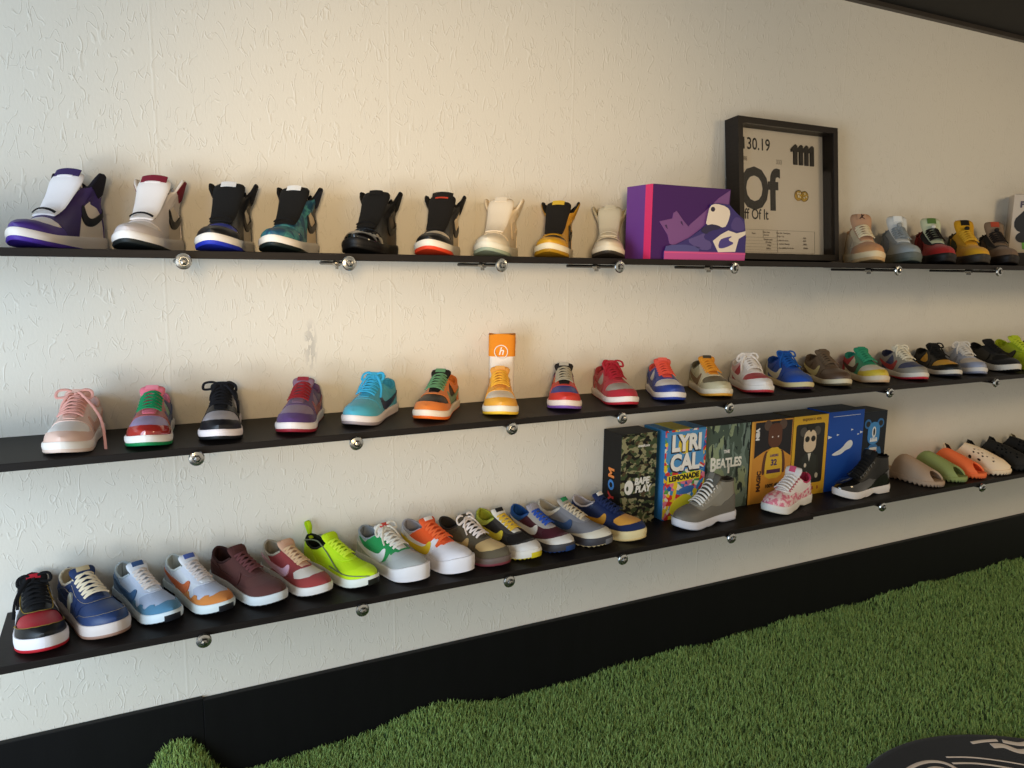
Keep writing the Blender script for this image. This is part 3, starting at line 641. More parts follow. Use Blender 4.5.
# ================================================================== SHELVES
Z1, Z2, Z3 = 1.4195, .995, .576; TH = .0165; DEP = .273
wood = ramp_mat('dark_stained_wood', 'n', 14, [(0, '#0e0b0a'), (.5, '#181311'), (1, '#261f1c')], .55, (1.2, 14, 14), interp='LINEAR', detail=6)
for z, nm in ((Z1, 'top'), (Z2, 'middle'), (Z3, 'bottom')):
    x0 = {'top': -.62, 'middle': -.55, 'bottom': -.278}[nm]; xj = {'top': 2.33, 'middle': 2.30, 'bottom': 2.052}[nm]
    dy = .012 if nm == 'bottom' else .002
    o = MB().box((x0, -DEP-(dy if nm == 'bottom' else 0), z-TH), (xj, -.0008, z)).build('shelf_board', wood, bevel=.0012)
    tag(o, {'top': 'long dark wooden shelf board, highest on the wall, left length', 'middle': 'long dark wooden shelf board of the middle row, left length', 'bottom': 'long dark wooden shelf board of the lowest row, with its cut left end showing'}[nm], 'shelf', None)
    o = MB().box((xj+.0006, -DEP+(.004 if nm == 'bottom' else 0), z-TH-(.001 if nm == 'top' else 0)), (4.9, -.0008, z)).build('shelf_board', wood, bevel=.0012)
    tag(o, {'top': 'right length of the top shelf board, under the beige and blue-grey basketball shoes', 'middle': 'right length of the middle shelf board, running to the neon yellow sneaker', 'bottom': 'right length of the lowest shelf board, under the sandals'}[nm], 'shelf', None)
steel = mat('#9a9a98', 'metal'); dark_steel = mat('#4c4b4a', 'metal')
glassy = mat('#b9bcbc', 'metal')
rod_me = MB().lathe([(.0045, .275), (.0045, -.002)], (0, 0, 0), 'y', 12).mesh('rod', 40)
cap_me = MB().lathe([(.004, .006), (.012, .005), (.0165, .001), (.0168, -.003), (.0150, -.006), (.0100, -.0075), (.0098, -.0060)], (0, 0, 0), 'y', 28).mesh('end_cap', 35)
bolt_me = MB().lathe([(.0088, -.0055), (.0088, -.0105), (.0070, -.0135), (.003, -.0148)], (0, 0, 0), 'y', 6).mesh('bolt', 20)
mbc = MB(); mbc.lathe([(.0062, .10), (.0078, .10), (.0078, .125), (.0062, .125)], (0, 0, 0), 'y', 14); mbc.box((-.0015, .104, -.014), (.0015, .121, -.006)); clip_me = mbc.mesh('clip', 40)
under = {'top': ['the burgundy-trimmed high-top', 'the teal high-top', 'the cream high-top', 'the pale grey high-top', 'the purple shoe box', 'the blue-grey basketball shoe', 'the brown and black basketball shoe'],
         'middle': ['the black and grey sneaker', 'the sky blue sneaker', 'the sneaker with the orange sock', 'the red and grey sneaker', 'the olive sneaker with orange laces', 'the green and yellow sneaker', 'the pale blue sneaker'],
         'bottom': ['the white and orange wave sneaker', 'the neon yellow runner', 'the brown and tan sneaker', 'the navy and amber sneaker', 'the grey patent high-top', 'the black patent high-top', 'the cream foam clog']}
XB = {'top': [.124, .476, .866, 1.226, 1.640, 2.37, 2.935], 'middle': [.130, .485, .902, 1.253, 1.651, 2.385, 2.993], 'bottom': [.125, .490, .895, 1.266, 1.681, 2.407, 2.990]}
for row, z in (('top', Z1), ('middle', Z2), ('bottom', Z3)):
    for i, x in enumerate(XB[row]):
        zz = z-TH-.0062-(.001 if (row == 'top' and i > 4) else 0); fr = -.2925 if (row == 'bottom' and i < 5) else (-.2765 if row == 'bottom' else -.2825)
        t = thing('shelf_bracket', 'bolt-capped rod bracket under the %s shelf, below %s' % (row, under[row][i]), 'shelf bracket', (x, fr, zz), 0, 'rod brackets holding the shelves')
        put('rod', rod_me, dark_steel, t).scale = (1, 1, 1); put('end_cap', cap_me, glassy, t); put('bolt', bolt_me, steel, t); put('clip', clip_me, steel, t)

# ================================================================== SHOES, TOP SHELF (high-tops)
K = 'knit'
shoe('high', (-.033, -.021, 34, .268), Z1, 'white and deep purple high-top with a white tongue, far left of the top shelf',
     dict(out='#4a2f9a', mid='#e6ded6', up='#e2d6c6', mud='#46307e', eye='#38265f', toe='#e9e4e4', sw='#17161a', ton='#ece8ea', ttop='#3a2c5c', lin='#17161c', ank='#17151f', lace='#17161a', heel='#3d2a70', eyl='#8a8590', col='#1b1924'), 'high_top_sneaker')
shoe('high', (.124, -.018, 25, .262), Z1, 'white and pale grey high-top with burgundy collar patches and black outsole',
     dict(out='#1f2424', mid='#ece6e0', up='#e0d2bf', mud='#cdc3c0', eye='#cfc6c2', toe='#e4dcd8', sw='#17161a', ton='#efe9e6', ttop='#7d2334', lin='#d9d2cd', ank='#7a2233', lace='#1a191d', heel='#d8cdc8', eyl='#5a5554', col='#e3dcd6'), 'high_top_sneaker')
shoe('high', (.283, -.018, 24, .262), Z1, 'black high-top with royal blue toe and blue outsole on the top shelf',
     dict(out='#2334b4', mid='#ece5dc', up='#d9c9b0', mud='#141416', eye='#141416', toe='#2637a8', sw='#17161a', ton='#161617', tlb='#dcdcdc', lin='#131316', ank='#141418', lace='#141416', heel='#161619', eyl='#b9b9b9', col='#131316'), 'high_top_sneaker')
tie = ramp_mat('tie_dye_leather', 'n', 22, [(0, '#16263a'), (.42, '#24506b'), (.55, '#4a8f8c'), (.68, '#27406b'), (1, '#7aa79a')], .5, interp='LINEAR', detail=3, distort=1.5)
shoe('high', (.445, -.020, 32, .262), Z1, 'teal and navy tie-dyed high-top with black tongue carrying a white patch',
     dict(out='#15201f', mid='#ece4d8', up='#dcc4a0', mud=tie, eye=tie, toe=tie, sw='#17161a', ton='#171615', tlb='#e9e7e3', lin='#131316', ank='#1d2233', lace='#141416', heel='#17181c', eyl='#4a4a4a', col='#131316'), 'high_top_sneaker')
shoe('high', (.658, -.023, 38, .262), Z1, 'all-black patent leather high-top with a bronze ankle glint',
     dict(out='#0e0d0c', mid='#12100f', up='#4a3c2c', mud='#0d0c0c', eye='#100f0e', toe='#0d0c0c', sw='#100f0f', ton='#161412', lin='#0e0d0d', ank='#100f0f', lace='#0e0d0d', heel='#14110f', eyl='#a9a49c', col='#0e0d0d'), 'high_top_sneaker',  # brown upper paints the bronze glint into the colour of black leather
     kinds=dict(mud='patent', eye='leather', toe='patent'))
shoe('high', (.837, -.022, 36, .262), Z1, 'black high-top with white toe and bright orange-red outsole',
     dict(out='#ec4a2a', mid='#efe3cf', up='#e2cba6', mud='#151312', eye='#171513', toe='#ecdcc2', sw='#17161a', ton='#1b1713', tlb='#c8432c', ttop='#1e1a16', lin='#151312', ank='#151312', heel='#e2cba6', eyl='#c9b08a', lace=None), 'high_top_sneaker')
shoe('high', (1.019, -.024, 41, .262), Z1, 'all-cream high-top with pale mint outsole',
     dict(out='#a9b7a0', mid='#ece4cd', up='#e6d3b3', mud='#e6d8bd', eye='#e4d1b0', toe='#e9dac0', sw='#dfc9a6', ton='#ecdbc0', lin='#e6d4b6', ank='#e2cfae', heel='#e2cda8', col='#e6d4b6', lace=None), 'high_top_sneaker')
shoe('high', (1.203, -.024, 41, .262), Z1, 'yellow and black high-top with yellow outsole on the top shelf',
     dict(out='#b98a1e', mid='#efe0bd', up='#2a2118', mud='#d9a01f', eye='#cf971f', toe='#191511', sw='#17130f', ton='#1d1914', tlb='#dcb43c', lin='#171310', ank='#d19a20', heel='#c58f20', col='#1b1712', lace=None), 'high_top_sneaker')
shoe('high', (1.376, -.020, 37, .254), Z1, 'pale grey high-top with dark outsole standing against the purple shoe box',
     dict(out='#3b332a', mid='#e6dac0', up='#c8b998', mud='#dccdb0', eye='#d8c9ab', toe='#8b8068', sw='#a89a7c', ton='#cfc3a6', lin='#bfb292', ank='#c8bb9c', heel='#cfc0a0', lace='#cfc3a6'), 'high_top_sneaker')
# basketball mids right of the picture frame
MP = [(2.457, -.022, 35, .262), (2.650, -.023, 35, .262), (2.844, -.023, 35, .262), (3.048, -.023, 35, .262), (3.246, -.026, 38, .262)]
shoe('mid', MP[0], Z1, 'beige and tan basketball shoe with cream laces beside the picture frame',
     dict(out='#d8b07a', mid='#ecd2a6', up='#d9c2a0', mud='#c98f5e', eye='#e6cfa6', ton='#c79a78', tlb='#c79a78', lin='#b78f6c', lace='#efdcb4', heel='#d2b893', net='#cdb798', lock=None), 'basketball_shoe', kinds=dict(tlb='ink'))
shoe('mid', MP[1], Z1, 'ice grey-blue basketball shoe with a silver tongue',
     dict(out='#5d655c', mid='#646a64', up='#8f99a0', mud='#98a0a2', eye='#98a1a6', ton='#d7d9d6', tlb='#f0f0ea', lin='#7d8790', lace='#8e979c', heel='#838d98', net='#7d8796', lock='#9a9c98'), 'basketball_shoe', kinds=dict(ton='leather'))
shoe('mid', MP[2], Z1, 'red and black basketball shoe with a pale green tongue tip',
     dict(out='#1d1713', mid='#1c1714', up='#8f1f1c', mud='#a32420', eye='#1a1513', ton='#c9cfae', tlb='#5b7a3c', lin='#5e1613', lace='#1b1714', heel='#8f1f1c', net='#5e1815', lock='#d7d3c2'), 'basketball_shoe')
shoe('mid', MP[3], Z1, 'yellow basketball shoe with black tongue patch and olive side mesh',
     dict(out='#3b342a', mid='#3a352e', up='#c99a22', mud='#d6a023', eye='#d6a427', ton='#cf9a1f', tlb='#1c1710', lin='#3a3320', lace='#dcae35', heel='#3b3f2a', net='#3c3f2c', lock='#1e1a12'), 'basketball_shoe')
shoe('mid', MP[4], Z1, 'brown and black basketball shoe at the right end of the top row',
     dict(out='#1f1915', mid='#1f1a17', up='#2b2320', mud='#77604a', eye='#1f1a17', ton='#84705c', tlb='#b04a32', lin='#1c1715', lace='#241d1a', heel='#1c1815', net='#55483e', lock='#1b1613'), 'basketball_shoe')

# ================================================================== SHOES, MIDDLE SHELF (low-tops)
W = '#ece6df'
D = [(-.071, -.015, 13, .262), (.077, -.015, 11, .262), (.233, -.015, 13, .261), (.445, -.018, 25, .263), (.655, -.024, 40, .264), (.838, -.023, 38, .266), (1.000, -.019, 27, .266), (1.218, -.020, 31, .266),
     (1.360, -.015, 17, .264), (1.573, -.018, 26, .263), (1.750, -.018, 24, .263), (1.930, -.018, 25, .264), (2.095, -.017, 22, .265), (2.284, -.017, 23, .264), (2.492, -.018, 26, .265), (2.701, -.018, 25, .265), (2.907, -.019, 27, .264), (3.090, -.022, 32, .264)]
shoe('dunk', D[0], Z2, 'pale pink and off-white low sneaker with long loose pink laces',
     dict(out='#e6cdbd', mid='#efe6dc', up='#e6d3c8', mud='#e2bfae', eye='#e4c4b6', toe='#efe9e4', sw='#d8a894', ton='#e3b9ab', lace='#e0a397', bow='#e0a397', lin='#d9ab9c', heel='#e2c2b4'), 'low_top_sneaker', bowtails=((1, .125), (-1, .015)))
red_foil = mat('#a03a34', 'patent')
shoe('dunk', D[1], Z2, 'multicoloured low sneaker with green laces, lilac toe and metallic red mudguard',
     dict(out='#17804a', mid=W, up='#98b79a', mud='#a8322c', eye='#a4544e', toe='#a292bd', sw='#3c4f7c', ton='#e0768a', tlb='#e88a9c', lace='#188a58', lin='#d6788a', heel='#33365e', ank='#343a68'), 'low_top_sneaker', kinds=dict(mud='patent'))
shoe('dunk', D[2], Z2, 'black low sneaker with light grey toe and black lace bow',
     dict(out='#15161a', mid='#e9dfe0', up='#a9a3a6', mud='#16171c', eye='#15161b', toe='#a8a3aa', sw='#14151a', ton='#14151a', lace='#121319', bow='#121319', lin='#15161b', heel='#15161b', ank='#17181d'), 'low_top_sneaker')
shoe('dunk', D[3], Z2, 'plum purple suede low sneaker with dark red laces',
     dict(out='#8a2330', mid='#e4dad6', up='#7c6076', mud='#50376a', eye='#553a66', toe='#88728a', sw='#8f3a40', ton='#80657a', tlb='#8f2e3a', lace='#8a2028', lin='#6a4a66', heel='#47345e', ank='#43325a'), 'low_top_sneaker', kinds=dict(up='suede', mud='suede', eye='suede', toe='suede', heel='suede'))
shoe('dunk', D[4], Z2, 'plain sky blue low sneaker with navy side stripe',
     dict(out='#9a8f92', mid='#e6dcd8', up='#4aa6bd', mud='#4ea9c0', eye='#48a2bb', toe='#52adc2', sw='#20304e', ton='#3fa4c8', lace='#3aa8d6', bow='#3aa8d6', lin='#3f9fc2', heel='#419cb4'), 'low_top_sneaker', kinds=dict(up='suede', mud='suede', eye='suede', toe='suede', heel='suede'))
shoe('dunk', D[5], Z2, 'orange low sneaker with black toe and sage green laces',
     dict(out='#e46a20', mid='#eddcc6', up='#1b1713', mud='#dc7a34', eye='#da7a36', toe='#17130f', sw='#6f8a68', ton='#1c1813', lace='#5f8a62', bow=None, lin='#d2722e', heel='#d9782f', ank='#d5742c', tlb='#5f8a62'), 'low_top_sneaker', kinds=dict(mud='suede', eye='suede'))
shoe('dunk', D[6], Z2, 'amber yellow and white low sneaker holding an upright orange sock',
     dict(out='#f2c43a', mid='#efe6d2', up='#ecdcc0', mud='#e9a83c', eye='#eda93a', toe='#ece0cc', sw='#e8a030', ton='#e6a24a', tlb='#eeb060', lace='#efb13c', lin='#e8b868', heel='#e9a83c', ank='#eaa238'), 'low_top_sneaker')
shoe('dunk', D[7], Z2, 'low sneaker with red mudguard, royal blue toe and purple heel',
     dict(out='#7a55a6', mid='#ecdcd0', up='#e3a028', mud='#cb3a30', eye='#c93f30', toe='#28409a', sw='#cb3a30', ton='#241f1c', tlb='#b4ab9a', lace='#a49a84', lin='#3a2a30', heel='#4c2a72', ank='#7b2a52'), 'low_top_sneaker')
shoe('dunk', D[8], Z2, 'red low sneaker with grey toe and loosely tied red laces',
     dict(out='#b12634', mid='#efe4dc', up='#a79d92', mud='#b02a36', eye='#b02a36', toe='#a49b90', sw='#a82433', ton='#b3333c', lace='#a51f2e', bow='#a51f2e', lin='#a93a3c', heel='#b02a36', ank='#a32834'), 'low_top_sneaker', kinds=dict(mud='suede', eye='suede'))
shoe('dunk', D[9], Z2, 'blue and white low sneaker with neon coral laces',
     dict(out='#2b3f98', mid='#ece6e4', up='#dcd6d0', mud='#2f4390', eye='#2e428f', toe='#e6dfd8', sw='#2a3c86', ton='#e65a4c', lace='#ee5a44', bow=None, lin='#e0584c', heel='#2f4390', ank='#2c3f8a', tlb='#ee6a58'), 'low_top_sneaker')
shoe('dunk', D[10], Z2, 'sage and olive low sneaker with bright orange laces',
     dict(out='#dfa23c', mid='#e6dcc4', up='#b9ad86', mud='#c6bb98', eye='#d6c9a4', toe='#6b5f44', sw='#7a5a34', ton='#e3942c', lace='#ea9a2e', bow=None, lin='#59523e', heel='#a39c7c', ank='#a8a282', tlb='#4a4436'), 'low_top_sneaker')
shoe('dunk', D[11], Z2, 'white low sneaker with red toe patch and red side panel',
     dict(out='#c03a42', mid='#ece4dc', up='#b43440', mud='#e9e0d8', eye='#eae1d9', toe='#b3323c', sw='#ebe3da', ton='#e8ddd2', lace='#efe6dc', bow='#efe6dc', lin='#d9cfc6', heel='#e3d8cf', ank='#d9a6a2'), 'low_top_sneaker')
shoe('dunk', D[12], Z2, 'royal blue suede low sneaker with white side stripe and cream midsole',
     dict(out='#3b2436', mid='#dcc994', up='#20489a', mud='#234b9e', eye='#21489a', toe='#244ea2', sw='#d9d2b4', ton='#1f4d9e', lace='#1c58a8', bow='#1c58a8', lin='#1d4590', heel='#d9d2b4', ank='#22469a'), 'low_top_sneaker', kinds=dict(up='suede', mud='suede', eye='suede', toe='suede'))
shoe('dunk', D[13], Z2, 'brown leather low sneaker with pale yellow side stripe',
     dict(out='#5b4e34', mid='#ddcfae', up='#66503c', mud='#5d4736', eye='#6a533e', toe='#6b5440', sw='#d3c285', ton='#6b5844', lace='#6f5b46', lin='#5b4a3a', heel='#6b5640', ank='#66523e'), 'low_top_sneaker')
shoe('dunk', D[14], Z2, 'low sneaker with yellow toe rim, green throat, white toe and red ankle',
     dict(out='#d8b48c', mid='#e0cdb0', up='#d8cbb0', mud='#d9bc3e', eye='#2e8a60', toe='#dcd2bd', sw='#4a3222', ton='#2f8f68', lace='#3a9a70', lin='#2a8a76', heel='#b5303a', ank='#b02c36'), 'low_top_sneaker')
shoe('dunk', D[15], Z2, 'grey and navy low sneaker with cream laces and red outsole',
     dict(out='#c02f3c', mid='#e0d8ca', up='#3a4468', mud='#9a9488', eye='#a39c8e', toe='#3a4266', sw='#b03434', ton='#d9d0b8', lace='#e6dcc2', bow='#e6dcc2', lin='#2c2f48', heel='#98948a', ank='#8f8c86'), 'low_top_sneaker')
shoe('dunk', D[16], Z2, 'black low sneaker with golden yellow toe and side panel',
     dict(out='#24232f', mid='#dcd5c8', up='#d9a032', mud='#191713', eye='#1a1814', toe='#dba234', sw='#1b1814', ton='#1c1a16', lace='#1a1815', bow='#1a1815', lin='#1a1814', heel='#1b1915', ank='#1c1a16'), 'low_top_sneaker')
shoe('dunk', D[17], Z2, 'pale periwinkle blue and white low sneaker near the right edge',
     dict(out='#8e95ac', mid='#d9d6d2', up='#9aa2b4', mud='#979fb6', eye='#a4abbd', toe='#cfc3b4', sw='#84899a', ton='#d6cfc4', lace='#dcd6cc', bow='#dcd6cc', lin='#cfc9c0', heel='#a2a8ba', ank='#b4b6bf'), 'low_top_sneaker')
shoe('runner_plain', (3.253, -.019, 22, .264), Z2, 'all-black low running shoe with thin white midsole beside the neon yellow one',
     dict(out='#1a1816', mid='#d6d0c4', up='#1b1a18', mud='#1d1b1a', toe='#1b1a18', eye='#1b1a18', sw='#161514', ton='#1a1918', lace='#191817', lin='#161514', heel='#1b1a18', air='#1b1a18', bump=None), 'running_shoe')
shoe('runner_plain', (3.430, -.019, 24, .285), Z2, 'neon yellow running shoe with a large black side stripe on the middle shelf',
     dict(out='#b7c81f', mid='#b6c722', up='#b4c622', mud='#b9cb24', toe='#b6c822', eye='#b2c420', sw='#171612', ton='#b9ca30', lace='#c6d53a', lin='#a9ba22', heel='#b4c622', air='#b4c622', bump=None), 'running_shoe')
shoe('runner_plain', (3.635, -.020, 26, .264), Z2, 'black and neon yellow running shoe cut off by the right edge of the middle shelf',
     dict(out='#1a1816', mid='#c9d02c', up='#1c1b19', mud='#1c1b19', sw='#c6d030', ton='#2a2926', lace='#d8d8cc', lin='#1a1917', heel='#cdd6d0'), 'running_shoe')

# sock standing in the amber sneaker
sock = thing('sock', 'orange cuffed white sock standing upright in the amber yellow sneaker', 'sock', (.985, -.050, Z2+.055), math.radians(-22))
def sock_tube(name, z0, z1, w, d, m, r=0):
    mb = MB(); V = []; F = []; q = 24; nz = 12
    for j in range(nz+1):
        z = z0+(z1-z0)*j/nz
        for i in range(q):
            a = 2*PI*i/q; rr = 1+(r if i % 2 else 0)
            V.append((w/2*rr*np.sign(math.cos(a))*abs(math.cos(a))**.6, d/2*rr*np.sign(math.sin(a))*abs(math.sin(a))**.8-.06*(z/.2)**2*.3, z+.002*math.sin(i*.8)*(j == nz)))
    for j in range(nz):
        for i in range(q): F.append((j*q+i, j*q+(i+1) % q, (j+1)*q+(i+1) % q, (j+1)*q+i))
    F.append(tuple(nz*q+i for i in range(q))); F.append(tuple(range(q))[::-1]); mb.add(V, F); return mb.build(name, m, sock, 60)
sock_tube('foot', -.02, .088, .072, .034, mat('#eadfd2', 'cotton')); sock_tube('cuff', .086, .150, .077, .040, mat('#e58a22', 'cotton'), .02)
mb = MB(); R = [(.019*math.cos(a), .019*math.sin(a)) for a in np.linspace(0, 2*PI, 25)[:-1]]
tube(mb, [(x, 0, z) for x, z in R], .0014, .001, up=(0, -1, 0), closed=True); o = mb.build('ring_emblem', mat('#f0e6d8', 'cotton'), sock); o.location = (-.004, -.0265, .100)
text('letter', 'h', .030, -.004, -.0262, .101, mat('#f0e6d8', 'cotton'), sock, bold=.0006, shear=.25)

# ================================================================== SHOES, BOTTOM SHELF
cream = '#e8dcc8'
shoe('force', (-.217, -.016, -7, .264), Z3, 'black and red low sneaker with red outsole, first on the bottom shelf',
     dict(out='#b3202c', mid='#e6e2e6', up='#a02030', mud='#17181a', eye='#191a1b', toe='#a41f2c', sw='#dcdce0', ton='#17181b', tlb='#b22432', lace='#121316', lin='#131417', heel='#17181a', ank='#17181a', bow='#121316'), 'low_top_sneaker', bowtails=((-1, .055), (-1, .035)))
shoe('force', (-.144, -.017, -21, .264), Z3, 'blue denim low sneaker with cream laces and gum outsole',
     dict(out='#9a7868', mid='#d6cac4', up='#2a3d68', mud='#2b3e68', eye='#293b66', toe='#2c406b', sw='#2b3e68', ton='#27385f', tlb='#b9a884', lace='#e6d8bc', lin='#cfc4ac', heel='#2d4274', col='#d6ccb8'), 'low_top_sneaker')
shoe('runner_wave', (-.031, -.018, -23, .246), Z3, 'white running shoe with wavy blue mudguard on the bottom shelf',
     dict(out='#17191f', mid='#cfdce2', up='#c3cede', mud='#4f7f9e', toe='#aab7ce', eye='#c2cbdc', sw='#44688e', ton='#d3d9e2', tlb='#33507c', lace='#d3c8c0', lin='#bcc9cf', heel='#7a9cc0', air='#2a2e34', bump='#17191f'), 'running_shoe')
shoe('runner_wave', (.081, -.018, -24, .246), Z3, 'white running shoe with wavy orange mudguard on the bottom shelf',
     dict(out='#191a1e', mid='#d2dcdc', up='#d0d4da', mud='#c97f3f', toe='#b6bccd', eye='#ccd0da', sw='#c9683c', ton='#d9dade', tlb='#4a5ea0', lace='#c9beb9', lin='#c6cdca', heel='#bcc2cc', air='#24262a', bump='#191a1e'), 'running_shoe')
shoe('runner_plain', (.188, -.020, -27, .257), Z3, 'plain chocolate brown running shoe with brown laces and white midsole',
     dict(out='#1e1a1b', mid='#cdd3d4', up='#54302c', mud='#56322e', toe='#58342f', eye='#53302c', sw='#4f2c29', ton='#502d2a', lace='#63393a', lin='#3a2220', heel='#4f2d2a', air='#262a2e', bump=None), 'running_shoe', kinds=dict(toe='suede', up='suede'))
shoe('runner_plain', (.314, -.018, -24, .248), Z3, 'maroon and white running shoe with tan laces on the bottom shelf',
     dict(out='#2a2320', mid='#dcd8d2', up='#8c3a3a', mud='#963c3a', toe='#d8cfc2', eye='#8f3a3a', sw='#d6a6b4', ton='#caa084', lace='#d2b088', lin='#a9a08e', heel='#b8b0a4', air='#8a8a86', bump=None), 'running_shoe')
shoe('runner_neon', (.422, -.020, -27, .252), Z3, 'neon yellow-green running shoe with a heel pull tab on the bottom shelf',
     dict(out='#20221c', mid='#e2e6da', up='#b9e01a', mud='#c4e81c', toe='#bde31c', eye='#bfe41e', sw=None, ton='#bfe01e', lace='#cdea3a', lin='#1e2418', heel='#b6dc1a', pip='#6f7a5c', air='#9aa08c', bump='#20221c'), 'running_shoe')
shoe('blazer', (.573, -.016, -20, .264), Z3, 'green and grey layered low sneaker with thick white sole',
     dict(out='#ddd8d8', mid='#e2dede', up='#aab0a6', mud='#a5a8a6', eye='#238a4c', toe='#a9acab', sw='#e6e2e2', sw2='#238a4c', ton='#d8d4d0', tlb='#c74a42', lace='#dcdad0', bow='#dcdad0', lin='#8f98a0', heel='#b9bcb2', ank='#a9aba4'), 'low_top_sneaker')
shoe('blazer', (.699, -.017, -21, .264), Z3, 'orange and white layered low sneaker with thick white sole',
     dict(out='#e0dcde', mid='#e3dfe2', up='#dedbe0', mud='#e0dde2', eye='#e45a26', toe='#e2dfe4', sw='#e6c22e', sw2='#e9e6ea', ton='#dc5a2e', lace='#ea6a38', lin='#a8a8b2', heel='#d6d2d6', ank='#b9b6ba', bow=None, tlb='#e2ddd8'), 'low_top_sneaker')
shoe('dunk', (.809, -.017, -22, .262), Z3, 'dark taupe and tan low sneaker with white laces tied in a bow',
     dict(out='#74363c', mid='#6a5a52', up='#57503f', mud='#5f5644', eye='#5c5342', toe='#cdb07a', sw='#c9ad76', ton='#4a4438', lace='#e6dcd8', bow='#e9e0dc', lin='#3a3430', heel='#c9ae80', ank='#4c463a'), 'low_top_sneaker', kinds=dict(mud='suede', eye='suede', toe='suede', up='suede'))
shoe('runner_waffle', (.934, -.015, -15, .254), Z3, 'black and white layered running shoe with yellow laces and yellow sole lugs',
     dict(out='#d9c520', mid='#dcd6ca', up='#24211f', mud='#2b2724', toe='#1f1c1b', eye='#3b3734', sw='#d6c03a', ton='#d8d4c8', tlb='#23211f', lace='#d2ac36', lin='#a9b03a', heel='#2a2724', tst='#cfcac2', hb='#a9b248', air='#dcd6ca', bump='#cdbb26'), 'running_shoe')
shoe('runner_waffle', (1.050, -.015, -15, .248), Z3, 'maroon and blue layered running shoe with blue laces',
     dict(out='#1e3a72', mid='#3a383c', up='#4a1f2a', mud='#501f2a', toe='#4c1e29', eye='#a9a39c', sw='#d9d3ca', ton='#9c98a0', lace='#2a4ea8', lin='#1f4f94', heel='#22406e', tst='#cfc9c0', hb='#23508e', air='#2c3038', bump='#1d3868'), 'running_shoe')
shoe('runner_waffle', (1.137, -.019, -25, .262), Z3, 'grey layered running shoe with navy side stripe and beige laces',
     dict(out='#cdb98c', mid='#3c3a3e', up='#77777c', mud='#7a7a80', toe='#7d7d82', eye='#828288', sw='#31486e', ton='#a9a49c', tlb='#2f8a58', lace='#c6b89e', lin='#b9b4a8', heel='#6b7484', tst='#cfc6b2', hb='#c9c2b2', air='#5a5a60', bump='#6a6a6e'), 'running_shoe')
shoe('force', (1.264, -.018, -24, .262), Z3, 'navy blue low sneaker with amber toe and cream sole beside the camouflage box',
     dict(out='#dcc084', mid='#e0cc98', up='#1c284f', mud='#1b274e', eye='#1d294f', toe='#d79a3e', sw='#d09432', ton='#1d2a52', lace='#1f2c55', lin='#b4aeb4', heel='#1c284f', ank='#1b264c', col='#c6c0c4', tlb='#e6e2dc'), 'low_top_sneaker', kinds=dict(toe='suede', mud='suede'))
shoe('jordan_high', (1.782, -.184, 86, .264), Z3, 'cool grey patent and nubuck basketball high-top with white laces',
     dict(out='#a9adb8', mid='#d8d6da', up='#8c8678', mud='#6d685e', eye='#968f80', ton='#5e594f', lace='#e6e0d6', lin='#565149', heel='#8c8678', loop='#c9c3b6', tlb='#7a7468'), 'basketball_shoe', kinds=dict(up='suede', mud='leather', eye='suede'))
snake = ramp_mat('pink_snakeskin', 'n', 70, [(0, '#d8647c'), (.45, '#e08296'), (.55, '#efd3d2'), (1, '#f0e2de')], .25, interp='LINEAR', detail=2)
shoe('jordan_low', (2.159, -.154, 76, .269), Z3, 'white low basketball shoe with pink snakeskin rand and pink lining',
     dict(out='#dcd8c8', mid='#e6e2da', up='#e9e2de', mud=snake, eye='#ece6e2', ton='#e2dad6', lace='#ece6e0', lin='#cf4a72', heel='#e9e2de', loop='#cf5a78', tlb='#d85a7a'), 'basketball_shoe')
shoe('jordan_high', (2.535, -.190, 92, .267), Z3, 'glossy black basketball high-top with thick white sole',
     dict(out='#d9d3ce', mid='#e0dad5', up='#151412', mud='#100f0e', eye='#171614', ton='#171513', lace='#1b1917', lin='#171513', heel='#151412', loop='#6a6862', tlb='#2a2826'), 'basketball_shoe')

# ------------------------------------------------------------------ slides and foam clogs
def slide_family():
    if 'slide' in FAM: return FAM['slide']
    l = Last(z0=.030, spring=.006, wide=1.04, ext=.003, T=[(0, 1.25), (.4, 1.05), (.7, .9), (1, .85)],
             H=[(0, .02), (.22, .02), (.30, .072), (.42, .082), (.6, .066), (.75, .050), (.88, .034), (1, .01)], N=[(0, 2.2), (1, 2.2)], R=[(0, .019), (.37, .019)], sf=.02)
    S = [('footbed', 'a', sole(l, [(0, -.004), (.08, 0), (.5, .002), (.92, .001), (1.0, -.004), (.92, -.012)], lug=.010, n=44), 'foam')]
    st = [[(.26, 1.02), (.28, .6), (.33, .25), (.36, 0), (.33, -.25), (.28, -.6), (.26, -1.02), (.94, -1.02), (.915, -.74), (.87, -.50), (.825, -.2), (.815, 0), (.825, .2), (.87, .50), (.915, .74), (.94, 1.02)]]
    V, F = panel(l, st, .002, thick=.007, cut=False, step=(.025, .06)); S.append(('strap', 'a', mesh('strap', V, F, 55), 'foam'))
    FAM['slide'] = (l, S); return FAM['slide']
